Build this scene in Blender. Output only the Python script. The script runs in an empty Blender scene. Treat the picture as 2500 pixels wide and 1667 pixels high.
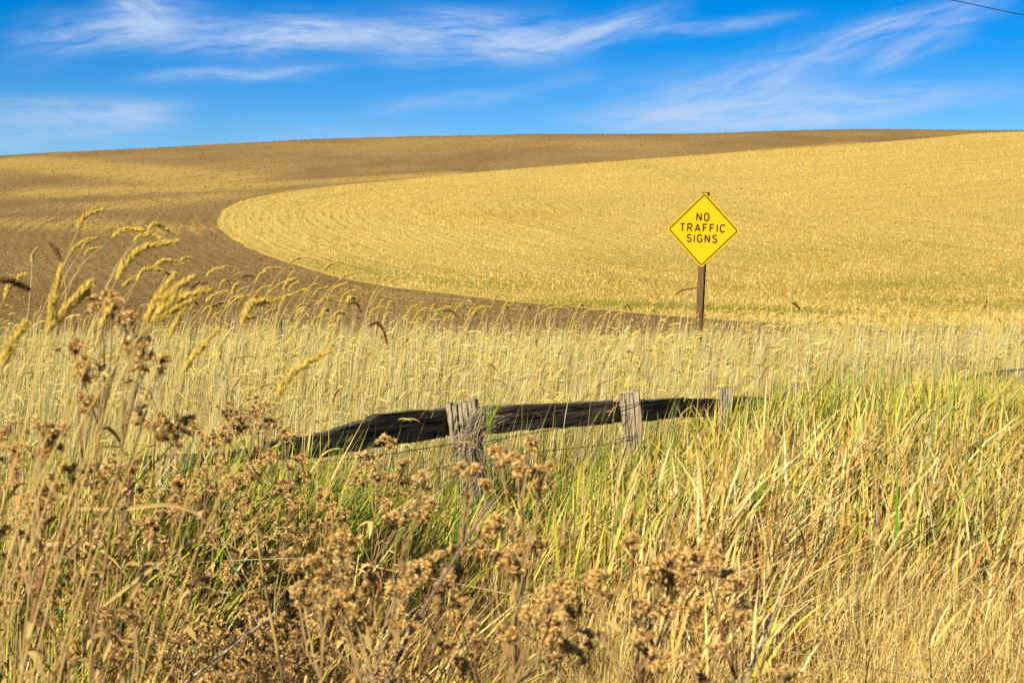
import bpy, math, random
import numpy as np
from mathutils import Vector, Matrix

rng = np.random.default_rng(7)
random.seed(7)
S = bpy.context.scene
COL = S.collection
PI = math.pi
R = math.radians

# ------------------------------------------------------------------ camera
FPX, CX, CY = 3472.2, 1250.0, 833.5          # 50 mm lens, in pixels of the 2500 px wide photograph
EYE = 1.6
PITCH = math.atan(133.5 / FPX)
cam_d = bpy.data.cameras.new('camera')
cam = bpy.data.objects.new('camera', cam_d)
COL.objects.link(cam)
cam.location = (0, 0, EYE)
cam.rotation_euler = (PI / 2 - PITCH, 0, 0)
cam_d.lens, cam_d.sensor_width = 50, 36
cam_d.clip_start, cam_d.clip_end = 0.1, 5000
cam_d.dof.use_dof = True
cam_d.dof.focus_distance = 9.0
cam_d.dof.aperture_fstop = 9.0
S.camera = cam
S.view_settings.view_transform = 'Standard'
S.view_settings.look = 'None'
S.view_settings.gamma = 1
S.view_settings.use_curve_mapping = False
S.view_settings.exposure = 0.90
S.cycles.max_bounces = 6
S.cycles.diffuse_bounces = 3
S.cycles.transmission_bounces = 3

# ------------------------------------------------------------------ sun and sky
SUN_EL = R(31)
SUN_AZ = math.atan2(-0.485, -0.875)           # behind the camera, to the left
sx, sy = math.sin(SUN_AZ), math.cos(SUN_AZ)
to_sun = Vector((sx * math.cos(SUN_EL), sy * math.cos(SUN_EL), math.sin(SUN_EL)))
sun_d = bpy.data.lights.new('sun', 'SUN')
sun_d.energy, sun_d.angle, sun_d.color = 5.0, R(0.5), (1.0, 0.93, 0.80)
sun = bpy.data.objects.new('sun', sun_d)
COL.objects.link(sun)
sun.location = to_sun * 60
sun.rotation_euler = to_sun.to_track_quat('Z', 'Y').to_euler()


class NT:
    """small helper to wire shader nodes"""
    def __init__(self, tree):
        self.t = tree
        self.n = tree.nodes
        self.l = tree.links

    def node(self, kind, **kw):
        n = self.n.new(kind)
        for k, v in kw.items():
            setattr(n, k, v)
        return n

    def put(self, sock, v):
        if hasattr(v, 'is_output'):
            self.l.new(v, sock)
        else:
            sock.default_value = v

    def m(self, op, a, b=0.0, c=0.0, clamp=False):
        n = self.node('ShaderNodeMath', operation=op, use_clamp=clamp)
        for i, v in enumerate((a, b, c)):
            self.put(n.inputs[i], v)
        return n.outputs[0]

    def ramp(self, v, lo, hi, smooth=True):
        n = self.node('ShaderNodeMapRange')
        n.interpolation_type = 'SMOOTHSTEP' if smooth else 'LINEAR'
        self.put(n.inputs[0], v)
        n.inputs[1].default_value, n.inputs[2].default_value = lo, hi
        return n.outputs[0]

    def noise(self, vec, scale, detail=3.0, rough=0.55, dist=0.0):
        n = self.node('ShaderNodeTexNoise')
        self.put(n.inputs['Vector'], vec)
        n.inputs['Scale'].default_value = scale
        n.inputs['Detail'].default_value = detail
        n.inputs['Roughness'].default_value = rough
        n.inputs['Distortion'].default_value = dist
        return n.outputs[0]

    def mapping(self, vec, scale=(1, 1, 1), rot=(0, 0, 0), loc=(0, 0, 0)):
        n = self.node('ShaderNodeMapping')
        self.put(n.inputs[0], vec)
        n.inputs['Location'].default_value = loc
        n.inputs['Rotation'].default_value = rot
        n.inputs['Scale'].default_value = scale
        return n.outputs[0]

    def mix(self, f, a, b, blend='MIX'):
        n = self.node('ShaderNodeMix', data_type='RGBA', blend_type=blend)
        self.put(n.inputs[0], f)
        for s, v in ((n.inputs[6], a), (n.inputs[7], b)):
            if not hasattr(v, 'is_output') and len(v) == 3:
                v = (*v, 1)
            self.put(s, v)
        return n.outputs[2]

    def xyz(self, x, y, z):
        n = self.node('ShaderNodeCombineXYZ')
        for i, v in enumerate((x, y, z)):
            self.put(n.inputs[i], v)
        return n.outputs[0]

    def attr(self, name, out='Fac'):
        n = self.node('ShaderNodeAttribute', attribute_name=name)
        return n.outputs[out]


world = bpy.data.worlds.new('World')
S.world = world
world.use_nodes = True
W = NT(world.node_tree)
W.n.clear()
sky = W.node('ShaderNodeTexSky')
sky.sky_type = 'NISHITA'
sky.sun_disc = False
sky.sun_elevation = SUN_EL
sky.sun_rotation = SUN_AZ % (2 * PI)
sky.altitude = 800
sky.air_density, sky.dust_density, sky.ozone_density = 1.0, 0.3, 2.5
hs = W.node('ShaderNodeHueSaturation')
hs.inputs['Hue'].default_value = 0.516
hs.inputs['Saturation'].default_value = 1.72
hs.inputs['Value'].default_value = 1.0
W.put(hs.inputs['Color'], sky.outputs[0])
tc = W.node('ShaderNodeTexCoord')
sep = W.node('ShaderNodeSeparateXYZ')
W.put(sep.inputs[0], tc.outputs['Generated'])
# sky directions as azimuth / elevation, in thousandths of the photo's pixel angle
az = W.m('MULTIPLY', W.m('ARCTAN2', sep.outputs[0], sep.outputs[1]), 3.4722)
el = W.m('MULTIPLY', W.m('ARCSINE', sep.outputs[2]), 3.4722)
base = W.xyz(az, el, 0.0)
warp = W.m('MULTIPLY', W.m('SUBTRACT', W.noise(W.mapping(base, (1.3, 2.6, 1)), 1.0, 2), 0.5), 0.10)
warp2 = W.m('MULTIPLY', W.m('SUBTRACT', W.noise(W.mapping(base, (3.0, 12.0, 1), loc=(3, 1, 0)), 1.0, 3), 0.5), 0.035)
elw = W.m('ADD', W.m('ADD', el, warp), warp2)
fib = {}
STREAKS = [  # cirrus streaks: start and end (px), half width, density
    (-40, 165, 560, 85, 48, .50), (285, 20, 440, 120, 46, .42), (200, 70, 620, 95, 50, .40), (330, 160, 960, 92, 40, .62),
    (820, 112, 1480, 100, 58, .62), (500, 98, 1120, 108, 40, .5), (1120, 150, 1730, 40, 30, .66), (1000, 40, 1300, 60, 22, .35),
    (1480, 112, 2020, 66, 16, .34), (250, 232, 930, 178, 15, .42), (820, 292, 1360, 222, 22, .30),
    (1240, 240, 1500, 168, 22, .22), (1400, 310, 2200, 150, 62, .46), (1900, 180, 2540, 30, 32, .50),
    (2050, 215, 2420, 100, 26, .40), (1250, 296, 2700, 258, 30, .62), (1420, 318, 2300, 300, 16, .6), (-260, 305, 560, 285, 28, .55),
    (-260, 380, 520, 296, 28, .45), (2130, 8, 2330, -8, 9, .30), (500, 330, 1200, 350, 30, .20)]
total = None
for (x0, y0, x1, y1, w, k) in STREAKS:
    a0, e0 = math.atan((x0 - 1250) / 3472) * 3.4722, (700 - y0) / 1000
    a1, e1 = math.atan((x1 - 1250) / 3472) * 3.4722, (700 - y1) / 1000
    L = math.hypot(a1 - a0, e1 - e0)
    c, s_ = (a1 - a0) / L, (e1 - e0) / L
    da, de = W.m('SUBTRACT', az, a0), W.m('SUBTRACT', elw, e0)
    t = W.m('ADD', W.m('MULTIPLY', da, c), W.m('MULTIPLY', de, s_))
    n_ = W.m('SUBTRACT', W.m('MULTIPLY', de, c), W.m('MULTIPLY', da, s_))
    g = W.m('DIVIDE', n_, w * .84 / 1000)
    prof = W.m('POWER', 2.718, W.m('MULTIPLY', W.m('MULTIPLY', g, g), -0.8))
    ends = W.m('MULTIPLY', W.ramp(t, 0, 0.35 * L), W.ramp(t, L, 0.62 * L))
    fn = W.noise(W.xyz(W.m('MULTIPLY', t, 4.5), W.m('MULTIPLY', n_, 30.0), x0 * 0.37), 1.0, 7, .68, .25)
    d = W.m('MULTIPLY', W.m('MULTIPLY', prof, ends), W.m('MULTIPLY', W.ramp(fn, 0.24, 0.78), k * 1.6))
    total = d if total is None else W.m('ADD', total, d)
# thin cirrus veil over the whole sky
cz = W.m('ADD', W.m('MAXIMUM', sep.outputs[2], 0.0), 0.12)
pl = W.xyz(W.m('DIVIDE', sep.outputs[0], cz), W.m('DIVIDE', sep.outputs[1], cz), 0.0)
veil = W.ramp(W.noise(W.mapping(pl, (0.35, 1.1, 1), rot=(0, 0, R(12))), 1.0, 6, .6, .2), 0.50, 0.85)
total = W.m('MINIMUM', W.m('ADD', total, W.m('MULTIPLY', veil, 0.22)), 0.85)
skyc = W.mix(total, hs.outputs[0], (4.6, 5.8, 8.0))
bg = W.node('ShaderNodeBackground')
bg.inputs['Strength'].default_value = 0.061
W.put(bg.inputs[0], skyc)
wo = W.node('ShaderNodeOutputWorld')
W.put(wo.inputs[0], bg.outputs[0])


# ------------------------------------------------------------------ helpers
def tag(o, label=None, cat=None, group=None, kind=None):
    for k, v in (('label', label), ('category', cat), ('group', group), ('kind', kind)):
        if v:
            o[k] = v
    return o


def mesh_np(name, V, F, C=None, smooth=False, extra=None):
    """V (n,3) float, F (m,3) int triangles, C (n,3) linear colours"""
    V = np.asarray(V, dtype=np.float32)
    F = np.asarray(F, dtype=np.int32)
    me = bpy.data.meshes.new(name)
    me.vertices.add(len(V))
    me.vertices.foreach_set('co', V.ravel())
    me.loops.add(F.size)
    me.loops.foreach_set('vertex_index', F.ravel())
    me.polygons.add(len(F))
    k = F.shape[1]
    me.polygons.foreach_set('loop_start', np.arange(0, F.size, k, dtype=np.int32))
    me.polygons.foreach_set('loop_total', np.full(len(F), k, dtype=np.int32))
    me.polygons.foreach_set('use_smooth', np.full(len(F), bool(smooth)))
    if C is not None:
        a = me.attributes.new('col', 'FLOAT_COLOR', 'POINT')
        C4 = np.ones((len(V), 4), dtype=np.float32)
        C4[:, :3] = C
        a.data.foreach_set('color', C4.ravel())
    for nm, arr in (extra or {}).items():
        a = me.attributes.new(nm, 'FLOAT', 'POINT')
        a.data.foreach_set('value', np.asarray(arr, dtype=np.float32))
    me.update(calc_edges=True)
    me.validate()
    return me


def link(name, me, mat=None, parent=None, loc=(0, 0, 0)):
    o = bpy.data.objects.new(name, me)
    COL.objects.link(o)
    o.location = loc
    if mat is not None and me is not None and len(me.materials) == 0:
        me.materials.append(mat)
    if parent is not None:
        o.parent = parent
    return o


def empty(name, loc, label=None, cat=None, group=None):
    o = bpy.data.objects.new(name, None)
    COL.objects.link(o)
    o.location = loc
    o.empty_display_size = 0.1
    return tag(o, label, cat, group)


class MB:
    """collects coloured triangles for one mesh"""
    def __init__(self):
        self.v, self.f, self.c = [], [], []

    def add(self, vs, fs, col):
        b = len(self.v)
        self.v += [tuple(p) for p in vs]
        self.c += ([tuple(col)] * len(vs)) if not isinstance(col, list) else col
        for f in fs:
            for i in range(1, len(f) - 1):
                self.f.append((b + f[0], b + f[i], b + f[i + 1]))

    def tube(self, pts, rad, sides=5, col=(.5, .5, .5), cap=True):
        pts = [Vector(p) for p in pts]
        n = len(pts)
        if not hasattr(rad, '__len__'):
            rad = [rad] * n
        vs, fs = [], []
        up = Vector((0.31, 0.2, 0.93)).normalized()
        for i, p in enumerate(pts):
            d = (pts[min(i + 1, n - 1)] - pts[max(i - 1, 0)])
            d = d.normalized() if d.length > 1e-9 else Vector((0, 0, 1))
            a = d.cross(up)
            if a.length < 1e-3:
                a = d.cross(Vector((1, 0, 0)))
            a.normalize()
            b = d.cross(a)
            for k in range(sides):
                t = 2 * PI * k / sides
                vs.append(p + (a * math.cos(t) + b * math.sin(t)) * rad[i])
        for i in range(n - 1):
            for k in range(sides):
                k2 = (k + 1) % sides
                fs.append((i * sides + k, i * sides + k2, (i + 1) * sides + k2, (i + 1) * sides + k))
        if cap:
            fs.append(tuple(range(sides - 1, -1, -1)))
            fs.append(tuple((n - 1) * sides + k for k in range(sides)))
        self.add(vs, fs, col)

    def ribbon(self, pts, wid, side, col):
        n = len(pts)
        vs, fs, cs = [], [], []
        for i, p in enumerate(pts):
            p = Vector(p)
            vs += [p - side * wid[i], p + side * wid[i]]
        for i in range(n - 1):
            fs.append((2 * i, 2 * i + 1, 2 * i + 3, 2 * i + 2))
        self.add(vs, fs, col)

    def mesh(self, name, smooth=False):
        return mesh_np(name, np.array(self.v), np.array(self.f), np.array(self.c), smooth)


cP, sP = math.cos(PITCH), math.sin(PITCH)


def P(px, py, Y):
    """the point at depth Y that the photograph shows at pixel (px, py)"""
    u, v = (px - CX) / FPX, (CY - py) / FPX
    fy, fz = cP + v * sP, -sP + v * cP
    k = Y / fy
    return Vector((u * k, Y, EYE + fz * k))


def vnoise(x, y, seed=0):
    """smooth value noise on numpy arrays, 0..1"""
    x, y = np.asarray(x, float), np.asarray(y, float)
    xi, yi = np.floor(x).astype(np.int64), np.floor(y).astype(np.int64)
    fx, fy = x - xi, y - yi
    fx, fy = fx * fx * (3 - 2 * fx), fy * fy * (3 - 2 * fy)

    def h(a, b):
        n = (a * 374761393 + b * 668265263 + seed * 982451653) & 0x7fffffff
        n = ((n ^ (n >> 13)) * 1274126177) & 0x7fffffff
        return ((n ^ (n >> 16)) & 0xffff) / 65535.0
    return (h(xi, yi) * (1 - fx) + h(xi + 1, yi) * fx) * (1 - fy) + (h(xi, yi + 1) * (1 - fx) + h(xi + 1, yi + 1) * fx) * fy


# ------------------------------------------------------------------ materials
ALB = (.75, .735, .60)                         # all reflectances are written relative to this


def material(name):
    m = bpy.data.materials.new(name)
    m.use_nodes = True
    n = NT(m.node_tree)
    n.n.clear()
    out = n.node('ShaderNodeOutputMaterial')
    return m, n, out


def leaf_material(name, trans=0.25, rough=0.6, spec=0.25, var=0.25):
    m, n, out = material(name)
    tcn = n.node('ShaderNodeTexCoord')
    c = n.attr('col', 'Color')
    v = n.noise(n.mapping(tcn.outputs['Object'], (60, 60, 9)), 1.0, 3)
    c = n.mix(n.m('MULTIPLY', n.ramp(v, .35, .7), var), c, n.mix(1.0, c, (.45, .36, .26), 'MULTIPLY'))
    c = n.mix(1.0, c, ALB, 'MULTIPLY')
    p = n.node('ShaderNodeBsdfPrincipled')
    n.put(p.inputs['Base Color'], c)
    p.inputs['Roughness'].default_value = rough
    p.inputs['Specular IOR Level'].default_value = spec
    tr = n.node('ShaderNodeBsdfTranslucent')
    n.put(tr.inputs[0], c)
    mx = n.node('ShaderNodeMixShader')
    mx.inputs[0].default_value = trans
    n.put(mx.inputs[1], p.outputs[0])
    n.put(mx.inputs[2], tr.outputs[0])
    n.put(out.inputs[0], mx.outputs[0])
    return m


M_GRASS = leaf_material('grass_blades', .14, .6, .08)
M_STRAW = leaf_material('dry_straw', .08, .6, .12)
M_SEED = leaf_material('seed_heads', .15, .8, .1, .35)
M_WEED = leaf_material('dried_weed', .18, .85, .03, .10)


def simple(name, col, rough=.5, metal=0.0, spec=.5):
    m, n, out = material(name)
    p = n.node('ShaderNodeBsdfPrincipled')
    tcn = n.node('ShaderNodeTexCoord')
    v = n.noise(tcn.outputs['Object'], 30, 4)
    n.put(p.inputs['Base Color'], n.mix(n.m('MULTIPLY', v, .35), col, tuple(c * .6 for c in col)))
    p.inputs['Roughness'].default_value = rough
    p.inputs['Metallic'].default_value = metal
    p.inputs['Specular IOR Level'].default_value = spec
    n.put(out.inputs[0], p.outputs[0])
    return m


M_CLOD = simple('soil_clods', (.165, .10, .038), .95, 0, .0)
M_WIRE = simple('rusty_wire', (.045, .03, .022), .7, .3)
M_CABLE = simple('cable_black', (.01, .012, .016), .6)


def ground_coords(n):
    g = n.node('ShaderNodeNewGeometry')
    return g.outputs['Position']


def finish(n, out, col, rough, h=None, dist=.05, strength=.6):
    p = n.node('ShaderNodeBsdfPrincipled')
    n.put(p.inputs['Base Color'], n.mix(1.0, col, ALB, 'MULTIPLY'))
    p.inputs['Roughness'].default_value = rough
    p.inputs['Specular IOR Level'].default_value = .0
    if h is not None:
        b = n.node('ShaderNodeBump')
        b.inputs['Strength'].default_value = strength
        b.inputs['Distance'].default_value = dist
        n.put(b.inputs['Height'], h)
        n.put(p.inputs['Normal'], b.outputs[0])
    n.put(out.inputs[0], p.outputs[0])


def mat_verge():
    m, n, out = material('verge_soil_and_litter')
    pos = ground_coords(n)
    a = n.noise(pos, 3.0, 5)
    b = n.noise(pos, 40.0, 5, .7)
    c = n.mix(n.ramp(a, .35, .7), (.06, .035, .015), (.11, .07, .03))
    c = n.mix(n.m('MULTIPLY', n.ramp(b, .5, .7), .6), c, (.22, .14, .055))
    finish(n, out, c, .95, b, .02)
    return m


def mat_plowed():
    m, n, out = material('plowed_soil_with_straw')
    pos = ground_coords(n)
    rd = n.attr('rowdist')
    patch = n.attr('straw')
    wob = n.m('MULTIPLY', n.noise(pos, .25, 3), 1.4)
    rows = n.m('SINE', n.m('MULTIPLY', n.m('ADD', rd, wob), 2 * PI / 1.1))
    n1 = n.noise(pos, 0.06, 4)
    n2 = n.noise(pos, 1.6, 5, .7)
    n3 = n.noise(pos, 5.5, 5, .75)
    soil = n.mix(n.ramp(n1, .3, .7), (.25, .158, .070), (.335, .222, .102))
    soil = n.mix(n.m('MULTIPLY', n.ramp(n2, .45, .7), .5), soil, (.145, .084, .033))
    st = n.xyz(n.m('MULTIPLY', n.m('ADD', rd, wob), 1.3), n.m('MULTIPLY', n1, 4.0), 0.0)
    streak = n.noise(st, 1.0, 4, .7)
    amt = n.m('ADD', n.m('MULTIPLY', patch, n.m('MULTIPLY', n.ramp(streak, .30, .66), .52)), n.m('MULTIPLY', rows, .02))
    amt = n.m('ADD', amt, n.m('MULTIPLY', n.m('SUBTRACT', streak, .5), .22))
    amt = n.m('ADD', amt, n.m('MULTIPLY', n.m('SUBTRACT', n1, .5), .12))
    bits = n.ramp(n.m('ADD', n3, amt), .52, .66)
    c = n.mix(n.m('MULTIPLY', bits, .85), soil, (.54, .365, .11))
    hgt = n.m('ADD', n.m('MULTIPLY', rows, .25), n.m('ADD', n2, n3))
    finish(n, out, c, .95, hgt, .10, .8)
    return m


def mat_stubble():
    m, n, out = material('cut_stubble')
    pos = ground_coords(n)
    rd = n.attr('rowdist')
    green = n.attr('green')
    gold = n.attr('gold')
    wob = n.m('MULTIPLY', n.noise(pos, .12, 2), .9)
    rows = n.m('SINE', n.m('MULTIPLY', n.m('ADD', rd, wob), 2 * PI / 1.0))
    rows2 = n.m('SINE', n.m('MULTIPLY', n.m('ADD', rd, wob), 2 * PI / 7.5))
    n1 = n.noise(pos, 0.045, 4, .6)
    n2 = n.noise(pos, 1.3, 4, .7)
    n3 = n.noise(pos, 6.0, 5, .75)
    st = n.xyz(n.m('MULTIPLY', rd, .9), n.m('MULTIPLY', n.noise(pos, .03, 1), 6.0), 0.0)
    band = n.noise(st, .8, 4, .7)
    c = n.mix(n.ramp(n1, .3, .7), (.60, .415, .115), (.66, .475, .15))
    c = n.mix(n.m('MULTIPLY', n.ramp(band, .42, .66), .65), c, (.46, .30, .07))
    c = n.mix(n.m('MULTIPLY', n.ramp(rows, .1, .9), n.m('MULTIPLY', n.ramp(n1, .35, .6), .30)), c, (.38, .25, .055))
    c = n.mix(n.m('MULTIPLY', n.ramp(rows2, .5, 1.), .14), c, (.45, .31, .06))
    c = n.mix(n.m('MULTIPLY', n.ramp(n3, .52, .72), .55), c, (.34, .22, .045))
    c = n.mix(n.m('MULTIPLY', n.ramp(n3, .48, .3), .35), c, (.74, .55, .17))
    c = n.mix(n.m('MULTIPLY', gold, n.ramp(n2, .35, .65)), c, (.52, .29, .03))
    c = n.mix(n.m('MULTIPLY', green, n.ramp(n2, .35, .6)), c, (.19, .21, .03))
    hgt = n.m('ADD', n.m('MULTIPLY', rows, .35), n.m('ADD', n.m('MULTIPLY', n2, .4), n3))
    finish(n, out, c, .85, hgt, .06, .6)
    return m


def mat_wood(name, light, dark, grain=(55, 55, 4), crack=.35, rough=.85, lichen=0.0):
    m, n, out = material(name)
    tcn = n.node('ShaderNodeTexCoord')
    v = n.mapping(tcn.outputs['Object'], grain)
    a = n.noise(v, 1.0, 5, .65, .6)
    b = n.noise(n.mapping(tcn.outputs['Object'], tuple(g * 2.6 for g in grain)), 1.0, 4, .6)
    cr = n.ramp(n.noise(n.mapping(tcn.outputs['Object'], tuple(g * .8 for g in grain), loc=(7, 3, 1)), 1.0, 3, .5, 1.0), .56, .64)
    c = n.mix(n.ramp(a, .3, .68), light, dark)
    c = n.mix(n.m('MULTIPLY', b, .4), c, tuple(x * .55 for x in light))
    c = n.mix(n.m('MULTIPLY', cr, crack), c, tuple(x * .22 for x in dark))
    if lichen:
        lm = n.ramp(n.noise(tcn.outputs['Object'], 26, 4), .62, .70)
        c = n.mix(n.m('MULTIPLY', lm, lichen), c, (.42, .26, .04))
    hgt = n.m('SUBTRACT', a, n.m('MULTIPLY', cr, 1.2))
    finish(n, out, c, rough, hgt, .006, .9)
    return m


# wood: grain runs along the object's own Z (posts) or X (rails)
M_POST = mat_wood('weathered_grey_post', (.56, .47, .34), (.23, .18, .125), (70, 70, 3.0), .8, lichen=.5)
M_RAIL = mat_wood('dark_weathered_rail', (.27, .21, .15), (.08, .06, .042), (2.2, 55, 55), .85, .75)
M_SIGNPOST = mat_wood('brown_sign_post', (.23, .145, .082), (.12, .074, .042), (60, 60, 2.5), .4)


def mat_sign():
    m, n, out = material('yellow_sheeting')
    p = n.node('ShaderNodeBsdfPrincipled')
    tcn = n.node('ShaderNodeTexCoord')
    v = n.noise(n.mapping(tcn.outputs['Object'], (14, 14, 3)), 1.0, 6, .7)
    g = n.noise(tcn.outputs['Object'], 90, 2)
    c = n.mix(n.m('MULTIPLY', n.ramp(v, .4, .75), .12), (.50, .295, .0012), (.43, .24, .003))
    c = n.mix(n.m('MULTIPLY', g, .06), c, (.53, .36, .02))
    n.put(p.inputs['Base Color'], c)
    p.inputs['Roughness'].default_value = .6
    p.inputs['Specular IOR Level'].default_value = .06
    n.put(out.inputs[0], p.outputs[0])
    return m


M_SIGN = mat_sign()
M_PRINT = simple('dark_brown_print', (.022, .009, .003), .7, 0, .05)
M_ALU = simple('aluminium', (.55, .52, .45), .4, .8)

# ------------------------------------------------------------------ terrain
TY = np.array([-400, 0, 35, 60, 100, 150, 200, 250, 280, 300, 320, 350, 400, 500, 800, 1600], float)
TZ = np.array([0, 0, 0, .15, 2.4, 8.1, 15.4, 24.7, 30.3, 33.6, 35.8, 36.7, 34.5, 26, 4, -60], float)


def pchip(xq):
    h = np.diff(TY)
    d = np.diff(TZ) / h
    m = np.zeros(len(TY))
    for i in range(1, len(TY) - 1):
        if d[i - 1] * d[i] > 0:
            w1, w2 = 2 * h[i] + h[i - 1], h[i] + 2 * h[i - 1]
            m[i] = (w1 + w2) / (w1 / d[i - 1] + w2 / d[i])
    xq = np.clip(np.asarray(xq, float), TY[0], TY[-1])
    i = np.clip(np.searchsorted(TY, xq) - 1, 0, len(h) - 1)
    t = (xq - TY[i]) / h[i]
    return ((2 * t**3 - 3 * t**2 + 1) * TZ[i] + (t**3 - 2 * t**2 + t) * h[i] * m[i]
            + (-2 * t**3 + 3 * t**2) * TZ[i + 1] + (t**3 - t**2) * h[i] * m[i + 1])


XF = .988 * np.polyfit([-130, -108, -73, -35, 0, 22, 65, 108, 130], [.835, .868, .935, .972, 1, 1.01, 1.028, 1.038, 1.04], 3)


def terrain(X, Y):
    X, Y = np.asarray(X, float), np.asarray(Y, float)
    f = np.polyval(XF, np.clip(X, -130, 130))
    z = pchip(Y) * f
    far = np.clip((Y - 45) / 60, 0, 1)
    z = z + far * (vnoise(X / 38, Y / 38, 1) - .5) * .9 + far * (vnoise(X / 11, Y / 11, 2) - .5) * .12
    return z


def hit(px, py):
    """where the view ray of a photo pixel meets the terrain"""
    Ys = np.concatenate([np.arange(20, 120, .25), np.arange(120, 345, .5)])
    u, v = (px - CX) / FPX, (CY - py) / FPX
    fy, fz = cP + v * sP, -sP + v * cP
    X, Z = u * Ys / fy, EYE + fz * Ys / fy
    below = np.nonzero(Z <= terrain(X, Ys))[0]
    i = below[0] if len(below) else len(Ys) - 1
    return float(X[i]), float(Ys[i])


EDGE_PX = [(2440, 324), (2300, 335), (2207, 343), (1994, 359), (1781, 374), (1516, 394), (1250, 414), (1010, 437),
           (797, 457), (664, 475), (585, 494), (547, 513), (534, 539), (542, 566), (579, 592), (638, 619),
           (717, 648), (797, 672), (930, 699), (1063, 715), (1250, 738), (1409, 753), (1569, 768), (1702, 778), (1835, 788), (2000, 800), (2200, 808)]
edge = [(170.0, 340.0)] + [hit(*p) for p in EDGE_PX]
edge += [(edge[-1][0] + 45, edge[-1][1] - 3), (300.0, 40.0)]


def catmull(pts, k=6):
    out = []
    for i in range(len(pts) - 1):
        p0, p1 = np.array(pts[max(i - 1, 0)]), np.array(pts[i])
        p2, p3 = np.array(pts[i + 1]), np.array(pts[min(i + 2, len(pts) - 1)])
        for t in np.arange(k) / k:
            out.append(.5 * (2 * p1 + (p2 - p0) * t + (2 * p0 - 5 * p1 + 4 * p2 - p3) * t * t + (3 * p1 - p0 - 3 * p2 + p3) * t**3))
    out.append(np.array(pts[-1]))
    return np.array(out)


EDGE = catmull(edge, 5)
EDGE[:, 0] += .5 * (vnoise(np.arange(len(EDGE)) * .8, 0 * EDGE[:, 0], 5) - .5)
POLY = np.vstack([EDGE, [(700, 40), (700, 340)]])


def sdist(X, Y):
    """signed distance to the stubble edge (positive inside the stubble)"""
    X, Y = np.asarray(X, float), np.asarray(Y, float)
    best = np.full(X.shape, 1e9)
    for a, b in zip(EDGE[:-1], EDGE[1:]):
        d = b - a
        t = np.clip(((X - a[0]) * d[0] + (Y - a[1]) * d[1]) / (d @ d + 1e-12), 0, 1)
        best = np.minimum(best, (X - a[0] - t * d[0])**2 + (Y - a[1] - t * d[1])**2)
    ins = np.zeros(X.shape, bool)
    for a, b in zip(POLY, np.roll(POLY, -1, axis=0)):
        c = (a[1] > Y) != (b[1] > Y)
        with np.errstate(divide='ignore', invalid='ignore'):
            xi = (b[0] - a[0]) * (Y - a[1]) / (b[1] - a[1]) + a[0]
        ins ^= c & (X < xi)
    return np.sqrt(best) * np.where(ins, 1, -1)


def blobs(X, Y, specs):
    """soft patches at the places where photo pixels meet the ground"""
    out = np.zeros(np.shape(X))
    for (x0, y0, x1, y1, w, k) in specs:
        a, b = np.array(hit(x0, y0)), np.array(hit(x1, y1))
        d = b - a
        t = np.clip(((X - a[0]) * d[0] + (Y - a[1]) * d[1]) / (d @ d + 1e-9), 0, 1)
        q = ((X - a[0] - t * d[0])**2 + (Y - a[1] - t * d[1])**2) / w**2
        out = np.maximum(out, k * np.exp(-q))
    return out


xs = np.unique(np.concatenate([np.arange(-700, -150, 40), np.arange(-150, 150, 1.25), np.arange(150, 701, 40)]))
ys = np.unique(np.concatenate([np.arange(30, 335, 1.25), np.arange(335, 420, 6), np.arange(420, 1600, 60)]))
GX, GY = np.meshgrid(xs, ys)
GZ = terrain(GX, GY)
SD = sdist(GX, GY)
nx, ny = len(xs), len(ys)
idx = np.arange(nx * ny).reshape(ny, nx)
a, b, c, d = idx[:-1, :-1].ravel(), idx[:-1, 1:].ravel(), idx[1:, 1:].ravel(), idx[1:, :-1].ravel()
TRI = np.vstack([np.stack([a, b, c], 1), np.stack([a, c, d], 1)])
straw = blobs(GX, GY, [(0, 395, 500, 440, 9, 1.), (150, 470, 560, 455, 7, .9), (560, 455, 1100, 425, 3.0, .8), (100, 545, 420, 560, 7, .5),
                       (300, 500, 520, 480, 6, .55), (950, 345, 1500, 350, 14, .25), (900, 710, 1100, 760, 6, .35), (1500, 400, 2100, 350, 2.5, .55)])
V = np.stack([GX.ravel(), GY.ravel(), GZ.ravel()], 1)
me = mesh_np('plowed_field', V, TRI, None, True, {'rowdist': SD.ravel(), 'straw': straw.ravel()})
o = link('plowed_field', me, mat_plowed())
tag(o, kind='structure')

# stubble sheet: the same triangles clipped along the edge curve, lying 5 cm higher
sd = SD.ravel()
keep = sd[TRI].min(1) >= 0
cross = (~keep) & (sd[TRI].max(1) > 0)
V2 = [tuple(v) for v in V]
F2 = [tuple(t) for t in TRI[keep]]
SV = list(sd)
for t in TRI[cross]:
    poly = []
    for i in range(3):
        p, q = t[i], t[(i + 1) % 3]
        if sd[p] >= 0:
            poly.append(p)
        if (sd[p] >= 0) != (sd[q] >= 0):
            w = sd[p] / (sd[p] - sd[q])
            V2.append(tuple(V[p] * (1 - w) + V[q] * w))
            SV.append(0.0)
            poly.append(len(V2) - 1)
    for i in range(1, len(poly) - 1):
        F2.append((poly[0], poly[i], poly[i + 1]))
F2 = np.array(F2)
used = np.unique(F2)
remap = np.full(len(V2), -1)
remap[used] = np.arange(len(used))
V2 = np.array(V2)[used]
SV = np.array(SV)[used]
V2[:, 2] += .02
green = blobs(V2[:, 0], V2[:, 1], [(1450, 742, 1950, 762, 3.0, .95), (2100, 700, 2260, 690, 4, .55), (2380, 690, 2500, 660, 6, .5), (800, 640, 1200, 700, 3, .5),
                                   (1600, 640, 2100, 610, 10, .28), (2300, 740, 2500, 750, 5, .6), (1500, 390, 1700, 440, 3, .3), (1150, 660, 1500, 700, 4, .35)])
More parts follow.
